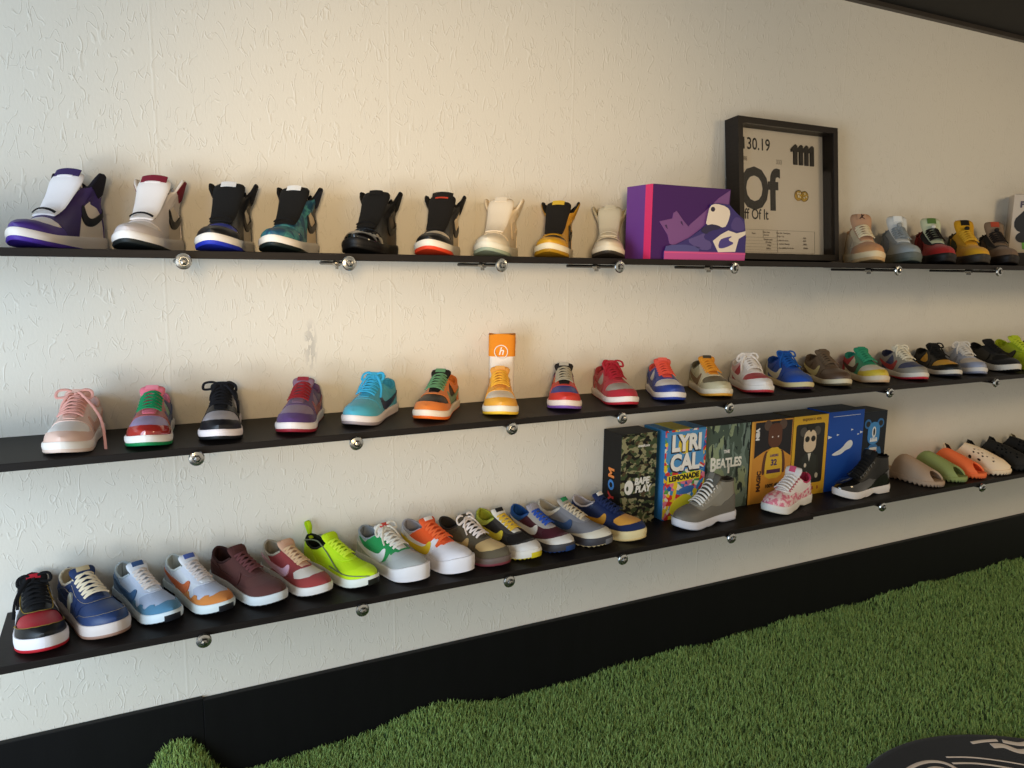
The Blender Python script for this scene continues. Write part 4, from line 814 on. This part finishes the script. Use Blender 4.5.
def clog_family():
    if 'clog' in FAM: return FAM['clog']
    l = Last(z0=.028, spring=.010, wide=1.1, ext=.003, T=[(0, 1.2), (.5, 1.0), (1, .8)],
             H=[(0, .070), (.03, .085), (.14, .09), (.25, .10), (.33, .092), (.45, .088), (.6, .078), (.75, .062), (.88, .045), (1, .016)], R=[(0, .068), (.05, .066), (.12, .040), (.2, .034), (.28, .062), (.34, .088)], N=[(0, 2.4), (1, 2.1)], sf=.33)
    hs = []
    for sg in (-1, 1):
        for s, a, rs, ra in [(.50, .30, .018, .06), (.56, .24, .018, .05), (.62, .34, .02, .05), (.50, .48, .018, .05), (.57, .44, .018, .05), (.64, .50, .018, .05), (.70, .40, .014, .05), (.78, .30, .018, .06), (.80, .50, .018, .06), (.46, .72, .03, .07), (.60, .72, .03, .05), (.30, .80, .035, .06), (.14, .74, .03, .07)]:
            hs.append([(s+rs*math.cos(t), sg*a+ra*math.sin(t)) for t in np.linspace(0, 2*PI, 9)[:-1]])
    V, F = panel(l, FULL, 0.0, thick=.006, holes=hs, step=(.022, .05)); S = [('upper', 'a', mesh('upper', V, F, 55), 'foam')]
    S.append(('footbed', 'a', sole(l, [(0, -.004), (.1, .001), (.6, .003), (1.0, .001), (1.05, -.008)], lug=.009, n=44), 'foam'))
    V, F = panel(l, FULL, -.0075, thick=.001, step=(.05, .1)); S.append(('lining', 'in', mesh('lining', V, F, 55), 'foam'))  # dark inner shell: shade inside the foam put into its colour
    FAM['clog'] = (l, S); return FAM['clog']
slide_family(); clog_family()
for pos, c, lb in [((2.735, -.012, -4, .262), '#b4977c', 'taupe foam slide sandal beside the black patent high-top'), ((2.868, -.012, -8, .258), '#96a060', 'olive green foam slide sandal between the taupe and orange ones'), ((2.985, -.012, -10, .258), '#ff7a44', 'bright orange foam slide sandal on the bottom shelf')]:
    shoe('slide', pos, Z3, lb, {'a': c}, 'slide_sandal', group='foam slide sandals')
for pos, c, i, lb in [((3.108, -.022, -15, .264), '#f4dab6', '#3a2a20', 'cream foam clog pierced with small holes'), ((3.270, -.022, -15, .262), '#23221f', '#151413', 'charcoal foam clog right behind the cream one'),
                      ((3.425, -.022, -15, .262), '#1b1a19', '#121110', 'black foam clog, second dark one from the cream clog'), ((3.580, -.022, -14, .262), '#cfc6a8', '#5a4c38', 'pale ivory foam clog cut off by the right edge')]:
    shoe('clog', pos, Z3, lb, {'a': c, 'in': i}, 'foam_clog', group='foam clogs')

# ================================================================== BOXES
def box_body(name, parent, w_, d_, h_, m, lid=None):
    return MB().box((0, 0, 0), (w_, d_, h_)).build(name, m, parent, bevel=.001)
def poly(name, P, layer, m, parent, smooth=0):
    """a printed shape on a box front (x right, z up), front face at y = 0"""
    if smooth: P = [tuple(p) for p in chaikin(P, smooth)]
    return MB().prism(P, -.0003*layer-.0009, .0002).build(name, m, parent)
def ell(cx, cz, rx, rz, n=28, a0=0, a1=2*PI, rot=0):
    o = []
    for t in np.linspace(a0, a1, n, endpoint=abs(a1-a0) < 6.2):
        x, z = rx*math.cos(t), rz*math.sin(t); o.append((cx+x*math.cos(rot)-z*math.sin(rot), cz+x*math.sin(rot)+z*math.cos(rot)))
    return o
def rr(x0, z0, x1, z1, r, n=4):
    P = []
    for cx, cz, a in ((x1-r, z1-r, 0), (x0+r, z1-r, PI/2), (x0+r, z0+r, PI), (x1-r, z0+r, 1.5*PI)):
        for k in range(n+1): t = a+PI/2*k/n; P.append((cx+r*math.cos(t), cz+r*math.sin(t)))
    return P
BH = .297
black = mat('#141312', 'card'); white_ink = mat('#dcd8cf', 'ink')
def toybox(x0, x1, yf, h, m, label, top=None, side=None):
    t = thing('toy_box', label, 'box', (x0, yf, Z3), 0, 'toy figure boxes on the bottom shelf')
    b = box_body('carton', t, x1-x0-.0015, -.006-yf, h, m if side is None else side)
    w_ = x1-x0-.0015
    if side is not None: MB().box((0, -.0008, .0), (w_, .0002, h)).build('front_print', m, t)
    if top is not None: MB().box((0, .0, h-.0002), (w_, -.006-yf, h+.0006)).build('top_print', top, t)
    return t, w_
def layered_print(name, base, layers, rough=.5):
    """flat print of overlapping blobs: each layer is a colour where its own noise passes a threshold"""
    m = bpy.data.materials.new(name); m.use_nodes = True; nt = m.node_tree; b = nt.nodes['Principled BSDF']; b.inputs['Roughness'].default_value = rough; b.inputs['Specular IOR Level'].default_value = .25
    tc = nt.nodes.new('ShaderNodeTexCoord'); prev = None
    for i, (c, sc, th, st, det) in enumerate(layers):
        mp = nt.nodes.new('ShaderNodeMapping'); mp.inputs['Location'].default_value = (i*3.7, i*1.9, i*5.3); mp.inputs['Scale'].default_value = st; nt.links.new(tc.outputs['Object'], mp.inputs[0])
        n = nt.nodes.new('ShaderNodeTexNoise'); n.inputs['Scale'].default_value = sc; n.inputs['Detail'].default_value = det; nt.links.new(mp.outputs[0], n.inputs['Vector'])
        g = nt.nodes.new('ShaderNodeMath'); g.operation = 'GREATER_THAN'; g.inputs[1].default_value = th; nt.links.new(n.outputs['Fac'], g.inputs[0])
        mx = nt.nodes.new('ShaderNodeMix'); mx.data_type = 'RGBA'; nt.links.new(g.outputs[0], mx.inputs[0]); mx.inputs[7].default_value = lin(c)
        if prev is None: mx.inputs[6].default_value = lin(base)
        else: nt.links.new(prev, mx.inputs[6])
        prev = mx.outputs[2]
    nt.links.new(prev, b.inputs['Base Color']); return m
camo = layered_print('camouflage_print', '#8a8664', [('#3d4a2e', 42, .50, (1, 1, 1.3), 1), ('#4c3d2a', 50, .60, (1, 1, 1.3), 1), ('#14150f', 46, .57, (1, 1, 1.3), 1)])
t, w_ = toybox(1.380, 1.518, -.108, .299, camo, 'camouflage-printed toy box with black side, leftmost of the seven boxes', side=black)
for i, (c, col) in enumerate([('M', '#e8853c'), ('O', '#3f7fc0'), ('Y', '#c8342c')]):
    V, F = text_mesh(c, .042, bold=.002, depth=.0005); V = [(-.0006+v[1]*1.0, .05-v[2]*-1.0*1, .165-.040*i+v[0]) for v in V]
    o = put('side_letter', mesh('side_letter', V, F), mat(col, 'ink'), t)
mb = poly('ape_head_emblem', ell(.032, .125, .017, .024), 2, white_ink, t)
poly('ape_face', ell(.026, .122, .0045, .008), 3, mat('#3a3f2a', 'ink'), t)
for j, s_ in enumerate(('BAPE', 'PLAY')): text('lettering', s_, .030, .082+.004*j, -.0012, .141-.026*j, white_ink, t, bold=.0016, shear=.15, sx=.85)
text('small_lettering', 'medicom', .012, .085, -.0012, .258, white_ink, t, shear=.3, bold=.0004)
conf = ramp_mat('confetti_print', 'v', 72, [(0, '#d23a34'), (.18, '#e8c62c'), (.36, '#3f86b8'), (.52, '#e07a8e'), (.66, '#2f5aa6'), (.78, '#e8e0cc'), (.90, '#5d9a4c')], .4, vor=True)
bluec = mat('#3c7fb4', 'card')
t, w_ = toybox(1.541, 1.712, -.120, .300, conf, 'multicoloured confetti-printed toy box reading LYRICAL LEMONADE', side=bluec, top=None)
MB().box((.04, .0, .2995), (.11, .112, .3012)).build('top_stripe', mat('#c9b83e', 'card'), t)
poly('sky_panel', [(.004, .200), (.02, .182), (.035, .19), (.05, .168), (.07, .18), (.09, .165), (.11, .178), (.13, .166), (w_-.02, .185), (w_-.006, .175), (w_-.012, .23), (w_-.003, .294), (.004, .294), (.012, .25)], 1, mat('#4a8fc4', 'ink'), t)
poly('yellow_splash', [(.05, .255), (.075, .29), (.10, .25), (.12, .235), (.085, .215), (.06, .225)], 2, mat('#e2c437', 'ink'), t, 2)
shade = mat('#1d1c28', 'ink')
for s_, x, z in (('LYRI', .088, .253), ('CAL', .083, .188)):
    text('letter_shadow', s_, .074, x-.002, -.0014, z-.003, shade, t, bold=.0058, sx=.86); text('lettering', s_, .074, x, -.0020, z, mat('#ece8e0', 'ink'), t, bold=.0036, sx=.86)
poly('yellow_banner', [(.012, .122), (.150, .130), (.152, .156), (.013, .148)], 3, mat('#e8d02c', 'ink'), t)
text('lettering', 'LEMONADE', .0235, .082, -.0018, .139, mat('#1a1916', 'ink'), t, bold=.0014, rot=.05)
poly('lemon_figure', ell(.075, .045, .050, .030, rot=.4), 2, mat('#e2d12e', 'ink'), t)
poly('lemon_arm', [(.055, .10), (.12, .112), (.125, .085), (.07, .078)], 2, mat('#3f6fae', 'ink'), t, 2)
beat = layered_print('dark_green_collage_print', '#6f8074', [('#4b5a4e', 20, .50, (1.5, 1, .5), 3), ('#8d9a78', 16, .58, (1.3, 1, .7), 4), ('#26302d', 34, .60, (1.6, 1, .5), 5)])
t, w_ = toybox(1.714, 1.918, -.108, .297, beat, 'grey-green collage-printed toy box reading THE BEATLES', side=black)
text('lettering', 'THE', .014, .100, -.0012, .203, white_ink, t, bold=.0008)
text('lettering', 'B', .066, .042, -.0012, .160, mat('#ece8da', 'ink'), t, bold=.002, sx=.72)
text('lettering', 'EATLES', .044, .112, -.0012, .162, mat('#ece8da', 'ink'), t, bold=.0018, sx=.80)
MB().box((.1075, -.0014, .126), (.1155, .0002, .160)).build('long_stem', mat('#ece8da', 'ink'), t)
def bear(t, cx, z0, h, body, face, ear, arm=None, waist=None, head_w=.21, layer=2):
    """generic round-eared toy figure print: ears, head, torso, arms"""
    b_ = mat(body, 'ink'); f_ = mat(face, 'ink'); e_ = mat(ear, 'ink'); a_ = mat(arm or body, 'ink')
    for sg in (-1, 1): poly('printed_ear', ell(cx+sg*h*.165, z0+h*.90, h*.085, h*.085), layer, e_, t)
    for sg in (-1, 1): poly('printed_arm', [(cx+sg*h*.14, z0+h*.50), (cx+sg*h*.23, z0+h*.42), (cx+sg*h*.27, z0+h*.10), (cx+sg*h*.20, z0+h*.06), (cx+sg*h*.15, z0+h*.25)][::sg], layer, a_, t, 2)
    poly('printed_torso', [(cx-h*.15, z0+h*.52), (cx+h*.15, z0+h*.52), (cx+h*.20, z0+h*.20), (cx+h*.18, z0), (cx-h*.18, z0), (cx-h*.20, z0+h*.20)], layer+1, b_, t, 1)
    poly('printed_head', rr(cx-h*.15, z0+h*.52, cx+h*.15, z0+h*.93, h*.13), layer+2, f_, t)
court = ramp_mat('basketball_court_print', 'n', 4, [(0, '#b9762c'), (.5, '#d0913a'), (1, '#c07a30')], .4, interp='LINEAR')
t, w_ = toybox(1.920, 2.118, -.110, .297, court, 'orange and black toy box with a basketball figure in a yellow 32 jersey', side=black)
poly('dark_backdrop', [(.018, .165), (.06, .185), (.11, .20), (.15, .185), (w_-.004, .160), (w_-.004, .292), (.018, .292)], 1, mat('#17151c', 'ink'), t)
MB().box((0, -.0010, 0), (.010, .0001, .296)).build('gold_edge', mat('#e0a23a', 'ink'), t)
bear(t, .112, .085, .215, '#d9b02e', '#5c3423', '#5a4438', '#5a3322')
for sg in (-1, 1): poly('printed_eye', ell(.112+sg*.014, .236, .0035, .003), 6, mat('#d9cfc4', 'ink'), t)
text('jersey_number', '32', .030, .112, -.0024, .142, mat('#3d2c5c', 'ink'), t, bold=.001)
text('jersey_lettering', 'LAKERS', .012, .112, -.0024, .168, mat('#5a3a6a', 'ink'), t, bold=.0004)
MB().box((.080, -.0022, .104), (.145, .0, .118)).build('waist_band', mat('#4a2440', 'ink'), t)
text('lettering', 'NBA', .020, .030, -.0014, .250, mat('#e6e2de', 'ink'), t, bold=.002, rot=PI/2)
text('lettering', 'MAGIC', .024, .046, -.0014, .080, mat('#3a1d14', 'ink'), t, bold=.0014, rot=PI/2)
text('lettering', '100% 400%', .018, .118, -.0014, .058, mat('#3a2a14', 'ink'), t, bold=.0008)
yel = mat('#d8a830', 'card')
t, w_ = toybox(2.120, 2.296, -.110, .298, yel, 'yellow toy box with a window print of a pale figure in a dark suit', side=mat('#4a3c18', 'card'))
poly('window_print', rr(.014, .045, w_-.016, .268, .010), 1, mat('#1b1a18', 'ink'), t)
bear(t, .086, .055, .205, '#2b2f2a', '#d6bfa0', '#4a4640', '#23251f')
poly('printed_hair', [(.066, .246), (.070, .262), (.086, .268), (.104, .262), (.108, .246), (.098, .25), (.086, .236), (.076, .25)], 6, mat('#17140f', 'ink'), t)
for sg in (-1, 1): poly('printed_sunglass', ell(.086+sg*.015, .212, .011, .011), 6, mat('#14120f', 'ink'), t)
poly('printed_shirt', [(.078, .158), (.094, .158), (.086, .128)], 6, mat('#ddd6c6', 'ink'), t)
poly('printed_badge', ell(.068, .115, .006, .008), 6, mat('#e2d9c8', 'ink'), t)
poly('printed_hand', ell(.128, .072, .008, .010), 6, mat('#b9b4a6', 'ink'), t)
text('lettering', 'BE@RBRICK 400%', .012, .090, -.0008, .284, mat('#6a4a14', 'ink'), t, bold=.0004)
for x in (.09, .115, .14): text('lettering', '■' if False else 'B', .016, x, -.0008, .024, mat('#a04a20', 'ink'), t, bold=.0008)
t, w_ = toybox(2.298, 2.486, -.112, .302, mat('#1a4ba0', 'card'), 'deep blue toy box with a white foot-shaped blot and small triangles', top=mat('#31404e', 'card'))
wi = mat('#d9dcdc', 'ink')
poly('white_blot', [(.020, .140), (.045, .150), (.075, .160), (.100, .185), (.125, .190), (.135, .172), (.120, .155), (.095, .152), (.075, .138), (.040, .135)], 1, wi, t, 2)
for x, z, r in ((.008, .208, .012), (.050, .214, .007), (.125, .228, .007), (.160, .208, .006), (.176, .214, .009)):
    poly('white_triangle', [(x-r*.7, z+r*.5), (x+r, z), (x-r*.7, z-r*.5)], 1, wi, t)
MB().box((.02, -.0006, .283), (.165, .0001, .2845)).build('thin_line', wi, t)
t, w_ = toybox(2.488, 2.627, -.104, .285, mat('#1b222b', 'card'), 'dark toy box with an outlined blue bear figure, right end of the seven boxes', top=mat('#3c4146', 'card'))
bear(t, .066, .045, .215, '#2c6ea8', '#3a83bd', '#2a6aa2', '#2c6ea8')
for sg in (-1, 1): poly('inner_ear', ell(.066+sg*.0355, .2385, .011, .011), 5, mat('#16181c', 'ink'), t)
poly('printed_snout', ell(.066, .205, .011, .022), 6, mat('#d8dbda', 'ink'), t); poly('printed_snout_slot', ell(.066, .206, .005, .014), 7, mat('#1a1c20', 'ink'), t)
mb = MB(); mb.box((.046, -.0030, .168), (.086, 0, .177)); [mb.box((.048+.008*k, -.0033, .170), (.0525+.008*k, 0, .184)) for k in range(5)]; mb.build('printed_teeth', wi, t)
MB().box((.046, -.0034, .108), (.086, 0, .145)).build('printed_chest_patch', mat('#d9d7d2', 'ink'), t); MB().box((.049, -.0038, .117), (.083, 0, .135)).build('printed_chest_mouth', mat('#7a2420', 'ink'), t)

# toy carton at the right end of the top shelf
t = thing('toy_box', 'white toy box with a dark-haired figure in green, right end of the top shelf', 'box', (3.325, -.080, Z1), math.radians(-50))
MB().box((0, 0, 0), (.26, .12, .292)).build('carton', mat('#cdbfae', 'card'), t, bevel=.001)
MB().box((.004, .004, .292), (.256, .116, .2935)).build('top_print', mat('#3a2a20', 'card'), t)
text('lettering', 'PS', .034, .040, -.0008, .250, mat('#4a3f52', 'ink'), t, bold=.0016)
poly('printed_hair', [(.012, .15), (.008, .19), (.03, .215), (.05, .238), (.075, .225), (.11, .232), (.15, .24), (.19, .22), (.205, .17), (.19, .13), (.10, .135), (.05, .13)], 1, mat('#151316', 'ink'), t, 1)
poly('printed_face', ell(.125, .155, .062, .032), 2, mat('#d98a58', 'ink'), t)
poly('printed_body', [(.04, .118), (.09, .135), (.17, .135), (.215, .115), (.205, .055), (.05, .055)], 2, mat('#6fae3e', 'ink'), t, 1)
poly('printed_arm', ell(.045, .118, .026, .022), 3, mat('#1a181a', 'ink'), t)
poly('printed_trousers', [(.025, .002), (.025, .055), (.23, .055), (.23, .002)], 1, mat('#1e1a1c', 'ink'), t)
MB().box((.03, -.0014, .060), (.22, .0, .066)).build('printed_belt', mat('#cfc8a8', 'ink'), t)

# purple shoe box
t = thing('shoe_box', 'purple shoe box with pink edge stripe and a mauve cat-head print', 'shoe box', (1.344, -.262, Z1), math.radians(1)); t.scale = (.975, .975, .975)
MB().box((0, 0, 0), (.296, .122, .213)).build('carton', mat('#43195e', 'card'), t, bevel=.001)
MB().box((-.0006, -.0006, .0), (.0006, .032, .2125)).build('pink_stripe', mat('#e0356a', 'card'), t)
MB().box((-.0005, .0321, .0), (.0005, .1215, .2125)).build('side_print', mat('#6b3a86', 'card'), t)
mv = mat('#7a4a86', 'ink')
poly('printed_arm', [(.10, .060), (.145, .105), (.20, .145), (.25, .185), (.294, .210), (.290, .170), (.25, .130), (.19, .085), (.14, .050)], 1, mv, t)
poly('printed_cat_head', [(.028, .108), (.075, .118), (.078, .134), (.090, .140), (.118, .112), (.135, .098), (.148, .074), (.125, .052), (.085, .040), (.068, .046), (.060, .070)], 2, mv, t)
for x, z in ((.048, .098), (.105, .110)): poly('printed_fold', [(x, z), (x+.006, z+.002), (x+.012, z-.012), (x+.004, z-.006)], 3, mat('#34154c', 'ink'), t)
# shoe-shaped display card leaning on the purple box
c = thing('shoe_cutout_card', 'shoe-shaped purple, white and pink display card in front of the purple shoe box', 'display card', (1.388, -.2640, Z1), math.radians(1)); c.scale = (1.26, 1, 1.07)
MB().prism([(.0, .0), (.245, .0), (.246, .065), (.243, .082), (.238, .112), (.215, .128), (.198, .142), (.188, .152), (.150, .154), (.130, .150), (.128, .120), (.122, .098), (.105, .082), (.075, .060), (.035, .040), (.008, .036), (.0, .020)], -.004, 0).build('card', mat('#3d3270', 'card'), c)
def cp(name, P, layer, col, s=0):
    if s: P = [tuple(p) for p in chaikin(P, s)]
    MB().prism(P, -.004-.0004*layer, -.0038).build(name, mat(col, 'ink'), c)
cp('sole_print', [(.0, .0), (.245, .0), (.246, .022), (.0, .022)], 1, '#c04a8e'); cp('sole_line', [(.0, .017), (.246, .017), (.246, .020), (.0, .020)], 2, '#e0558e')
cp('toe_print', [(.002, .022), (.10, .022), (.105, .034), (.06, .040), (.02, .038), (.004, .034)], 1, '#4d4a86')
cp('tongue_print', [(.118, .092), (.122, .118), (.128, .146), (.146, .153), (.180, .146), (.192, .132), (.186, .105), (.176, .088), (.150, .094)], 2, '#ecdcc8', 1)
cp('eye_dot', ell(.137, .137, .0065, .0065), 3, '#241c38')
cp('quarter_print', [(.142, .052), (.165, .070), (.188, .082), (.215, .075), (.243, .082), (.243, .072), (.222, .060), (.213, .024), (.160, .022)], 2, '#ecdcc8')
cp('stripe_print', [(.158, .034), (.163, .056), (.178, .062), (.204, .068), (.186, .056), (.210, .048), (.190, .038), (.172, .032)], 3, '#4a3c86', 1)
cp('lace_print', [(.062, .052), (.09, .062), (.12, .075), (.112, .058), (.140, .048), (.136, .026), (.10, .028)], 1, '#5a4a86', 1)
cp('lace_shadow', [(.10, .080), (.128, .098), (.16, .094), (.165, .086), (.13, .078), (.12, .068)], 3, '#231d44', 1)
cp('heel_print', [(.192, .090), (.205, .120), (.225, .118), (.238, .100), (.240, .085), (.215, .080)], 1, '#4d3c7c', 1)

# ------------------------------------------------------------------ picture frame
fr = thing('picture_frame', 'black square shadow-box frame with a periodic-table style print leaning on the wall', 'picture frame', (1.822, -.052, Z1+.0008))
fr.rotation_euler = (math.radians(-6.2), 0, 0)
FW, FH, FD = .460, .462, .062; b_ = .020
fm = ramp_mat('black_wood', 'n', 20, [(0, '#171310'), (1, '#2b2420')], .45, (1, 1, 8), interp='LINEAR', detail=4)
mb = MB(); mb.box((0, -FD, 0), (FW, 0, b_)).box((0, -FD, FH-b_), (FW, 0, FH)).box((0, -FD, b_), (b_, 0, FH-b_)).box((FW-b_, -FD, b_), (FW, 0, FH-b_)); mb.build('moulding', fm, fr)
MB().box((b_, -.012, b_), (FW-b_, -.001, FH-b_)).build('backing', mat('#d3cabb', 'card'), fr)
gl = bpy.data.materials.new('clear_glass'); gl.use_nodes = True; nt = gl.node_tree; nt.nodes.remove(nt.nodes['Principled BSDF'])
tr = nt.nodes.new('ShaderNodeBsdfTransparent'); gs = nt.nodes.new('ShaderNodeBsdfGlossy'); gs.inputs['Roughness'].default_value = .02; fz = nt.nodes.new('ShaderNodeFresnel'); fz.inputs[0].default_value = 1.13; mxs = nt.nodes.new('ShaderNodeMixShader')
nt.links.new(fz.outputs[0], mxs.inputs[0]); nt.links.new(tr.outputs[0], mxs.inputs[1]); nt.links.new(gs.outputs[0], mxs.inputs[2]); nt.links.new(mxs.outputs[0], nt.nodes['Material Output'].inputs[0])
MB().box((b_, -FD+.006, b_), (FW-b_, -FD+.008, FH-b_)).build('glass', gl, fr)
pi_ = mat('#1c1916', 'ink'); pg = mat('#6a6052', 'ink')
def ft(n, s, size, x, z, m=pi_, **k): return text(n, s, size, x-.018, -.0125, z, m, fr, **k)
ft('lettering', '130.19', .056, .076, .390, sx=.86, bold=.0006, align='LEFT')
ft('lettering', '88', .020, .085, .340, pg, sx=.8, align='LEFT'); ft('lettering', '333', .022, .232, .338, pg, sx=.85, align='LEFT')
ft('lettering', 'Of', .190, .066, .236, sx=.84, bold=.0065, align='LEFT')
ft('lettering', 'Off Of It', .050, .052, .156, sx=.80, bold=.0006, align='LEFT')
mb = MB()
for k in range(4):
    x = .296+k*.0268; mb.prism([(x, .335), (x+.017, .335), (x+.017, .400), (x+.008, .405), (x-.012, .388), (x-.012, .378), (x, .380)], -.0165, -.012)
mb.build('raised_tally_mark', pi_, fr)
gold = mat('#a98a3c', 'metal')
for x, z in ((.318, .230), (.346, .228)):
    o = MB().lathe([(.0185, -.0122), (.0185, -.0150), (.0165, -.0158), (.0160, -.0150)], (x, 0, z), 'y', 26).build('coin', gold, fr)
mb = MB()
for x, z, r in ((.312, .236, .004), (.322, .236, .0035), (.315, .226, .0045), (.323, .224, .003), (.345, .236, .003), (.352, .226, .0032), (.342, .222, .0028)): mb.lathe([(r, -.0155), (r, -.0168)], (x, 0, z), 'y', 8)
mb.build('coin_relief', mat('#e6ddc2', 'ink'), fr)
mb = MB()
def ln(x0, z0, x1, z1, t_=.0007): mb.box((min(x0, x1)-t_/2, -.0129, min(z0, z1)-t_/2), (max(x0, x1)+t_/2, -.0121, max(z0, z1)+t_/2))
for a in [(.04, .106, .395, .106), (.04, .030, .395, .030), (.395, .030, .395, .106), (.215, .030, .215, .106), (.150, .080, .150, .106), (.04, .080, .215, .080)]: ln(*a)
for k in range(4): ln(.04, .069-.0105*k, .212, .069-.0105*k, .0004)
mb.build('table_rule', pg, fr)
for s_, x, z in (('Name', .125, .093), ('Other data', .182, .098), ('element', .182, .089), ('Main title  Description', .262, .097), ('Origin  City', .248, .086), ('a. collected entries', .258, .072), ('b. standard element', .262, .060), ('c. first published in the list', .272, .046),
                 ('. 0000', .362, .082), ('. 0010', .362, .072), ('. 00000', .364, .060), ('. 000000', .366, .047), ('Series', .062, .074), ('Origin', .062, .064), ('State', .062, .054), ('Year', .062, .043), ('Element name', .190, .074), ('Off white', .192, .064), ('White', .195, .054), ('Edition', .192, .043), ('All rights reserved edition', .13, .022)):
    ft('fine_print', s_, .0085, x, z, pg, sx=.85)

# small side emblems and mark on individual shoes
def add_disc(shoe_label, r, s_, a_, col, fam):
    l = FAM[fam][0]; t = [o for o in bpy.data.objects if o.get('label', '').startswith(shoe_label)][0]
    P = l.P(np.array([s_]), np.array([a_]), .004)[0]; tt = np.linspace(0, 2*PI, 17)[:-1]
    poly2 = [[(s_+r/l.L*math.cos(q), a_+.22*r/.012*math.sin(q)) for q in tt]]
    V, F = panel(l, poly2, .0042); put('round_emblem', mesh('round_emblem', V, F), mat(col, 'ink'), t)
add_disc('blue denim', .012, .42, -.80, '#cfd0c0', 'force'); add_disc('black and red low', .013, .50, -.82, '#d9d9dc', 'force')
def find(shoe_label, part=None):
    t = [o for o in bpy.data.objects if o.get('label', '').startswith(shoe_label)][0]
    return t if part is None else [o for o in bpy.data.objects if o.parent == t and o.name.split('.')[0] == part][0]
# leaping-figure mark on the beige shoe's tongue
f0, tv, nv, th_ = FAM['mid'][0].info; mb = MB()
fig = [(.0, .010), (.002, .004), (.008, .007), (.009, .005), (.003, -.001), (.002, -.004), (.009, -.010), (.007, -.012), (.0, -.006), (-.008, -.012), (-.010, -.010), (-.003, -.003), (-.002, .003), (-.001, .010)]
mb.prism(fig, -.0005, .0005)
V = [f0+np.array([v[0]*1.1, 0, 0])+tv*(v[2]*1.1+.002)+nv*(th_*.9+.0040-v[1]) for v in mb.V]
put('leaping_figure_mark', mesh('mark', V, mb.F), mat('#3c2018', 'ink'), find('beige and tan', 'tongue'))
# two-tone tongue patch, gold edging on the black and red sneaker; tan stitching on the denim one
def lines(shoe_label, fam, paths, col, r, name, off=.0034):
    l = FAM[fam][0]
    for P in paths:
        P = spline([(a, b, 0) for a, b in P], 5)[:, :2]; mb = MB(); tube(mb, l.P(P[:, 0], P[:, 1], off), r, r*.6)
        put(name, mb.mesh(name, 60), mat(col, 'cotton'), find(shoe_label, 'upper'))
TB = [(.66, .86), (.70, .74), (.79, .67), (.88, .52), (.93, .28), (.94, 0), (.93, -.28), (.88, -.52), (.79, -.67), (.70, -.74), (.66, -.86)]
lines('black and red low', 'force', [TB, [(.36, .43), (.46, .50), (.58, .46), (.68, .34), (.718, .14), (.72, 0), (.718, -.14), (.68, -.34), (.58, -.46), (.46, -.50), (.36, -.43)], [(.50, .98), (.49, .80), (.47, .62), (.42, .50)], [(.50, -.98), (.49, -.80), (.47, -.62), (.42, -.50)]], '#a88a3c', .0011, 'gold_edging')
lines('blue denim', 'force', [TB, [(.38, .46), (.50, .52), (.62, .46), (.70, .30), (.725, 0), (.70, -.30), (.62, -.46), (.50, -.52), (.38, -.46)], [(.14, .80), (.22, .74), (.34, .66), (.46, .62)], [(.14, -.80), (.22, -.74), (.34, -.66), (.46, -.62)]], '#b8a888', .0006, 'stitching', .0026)
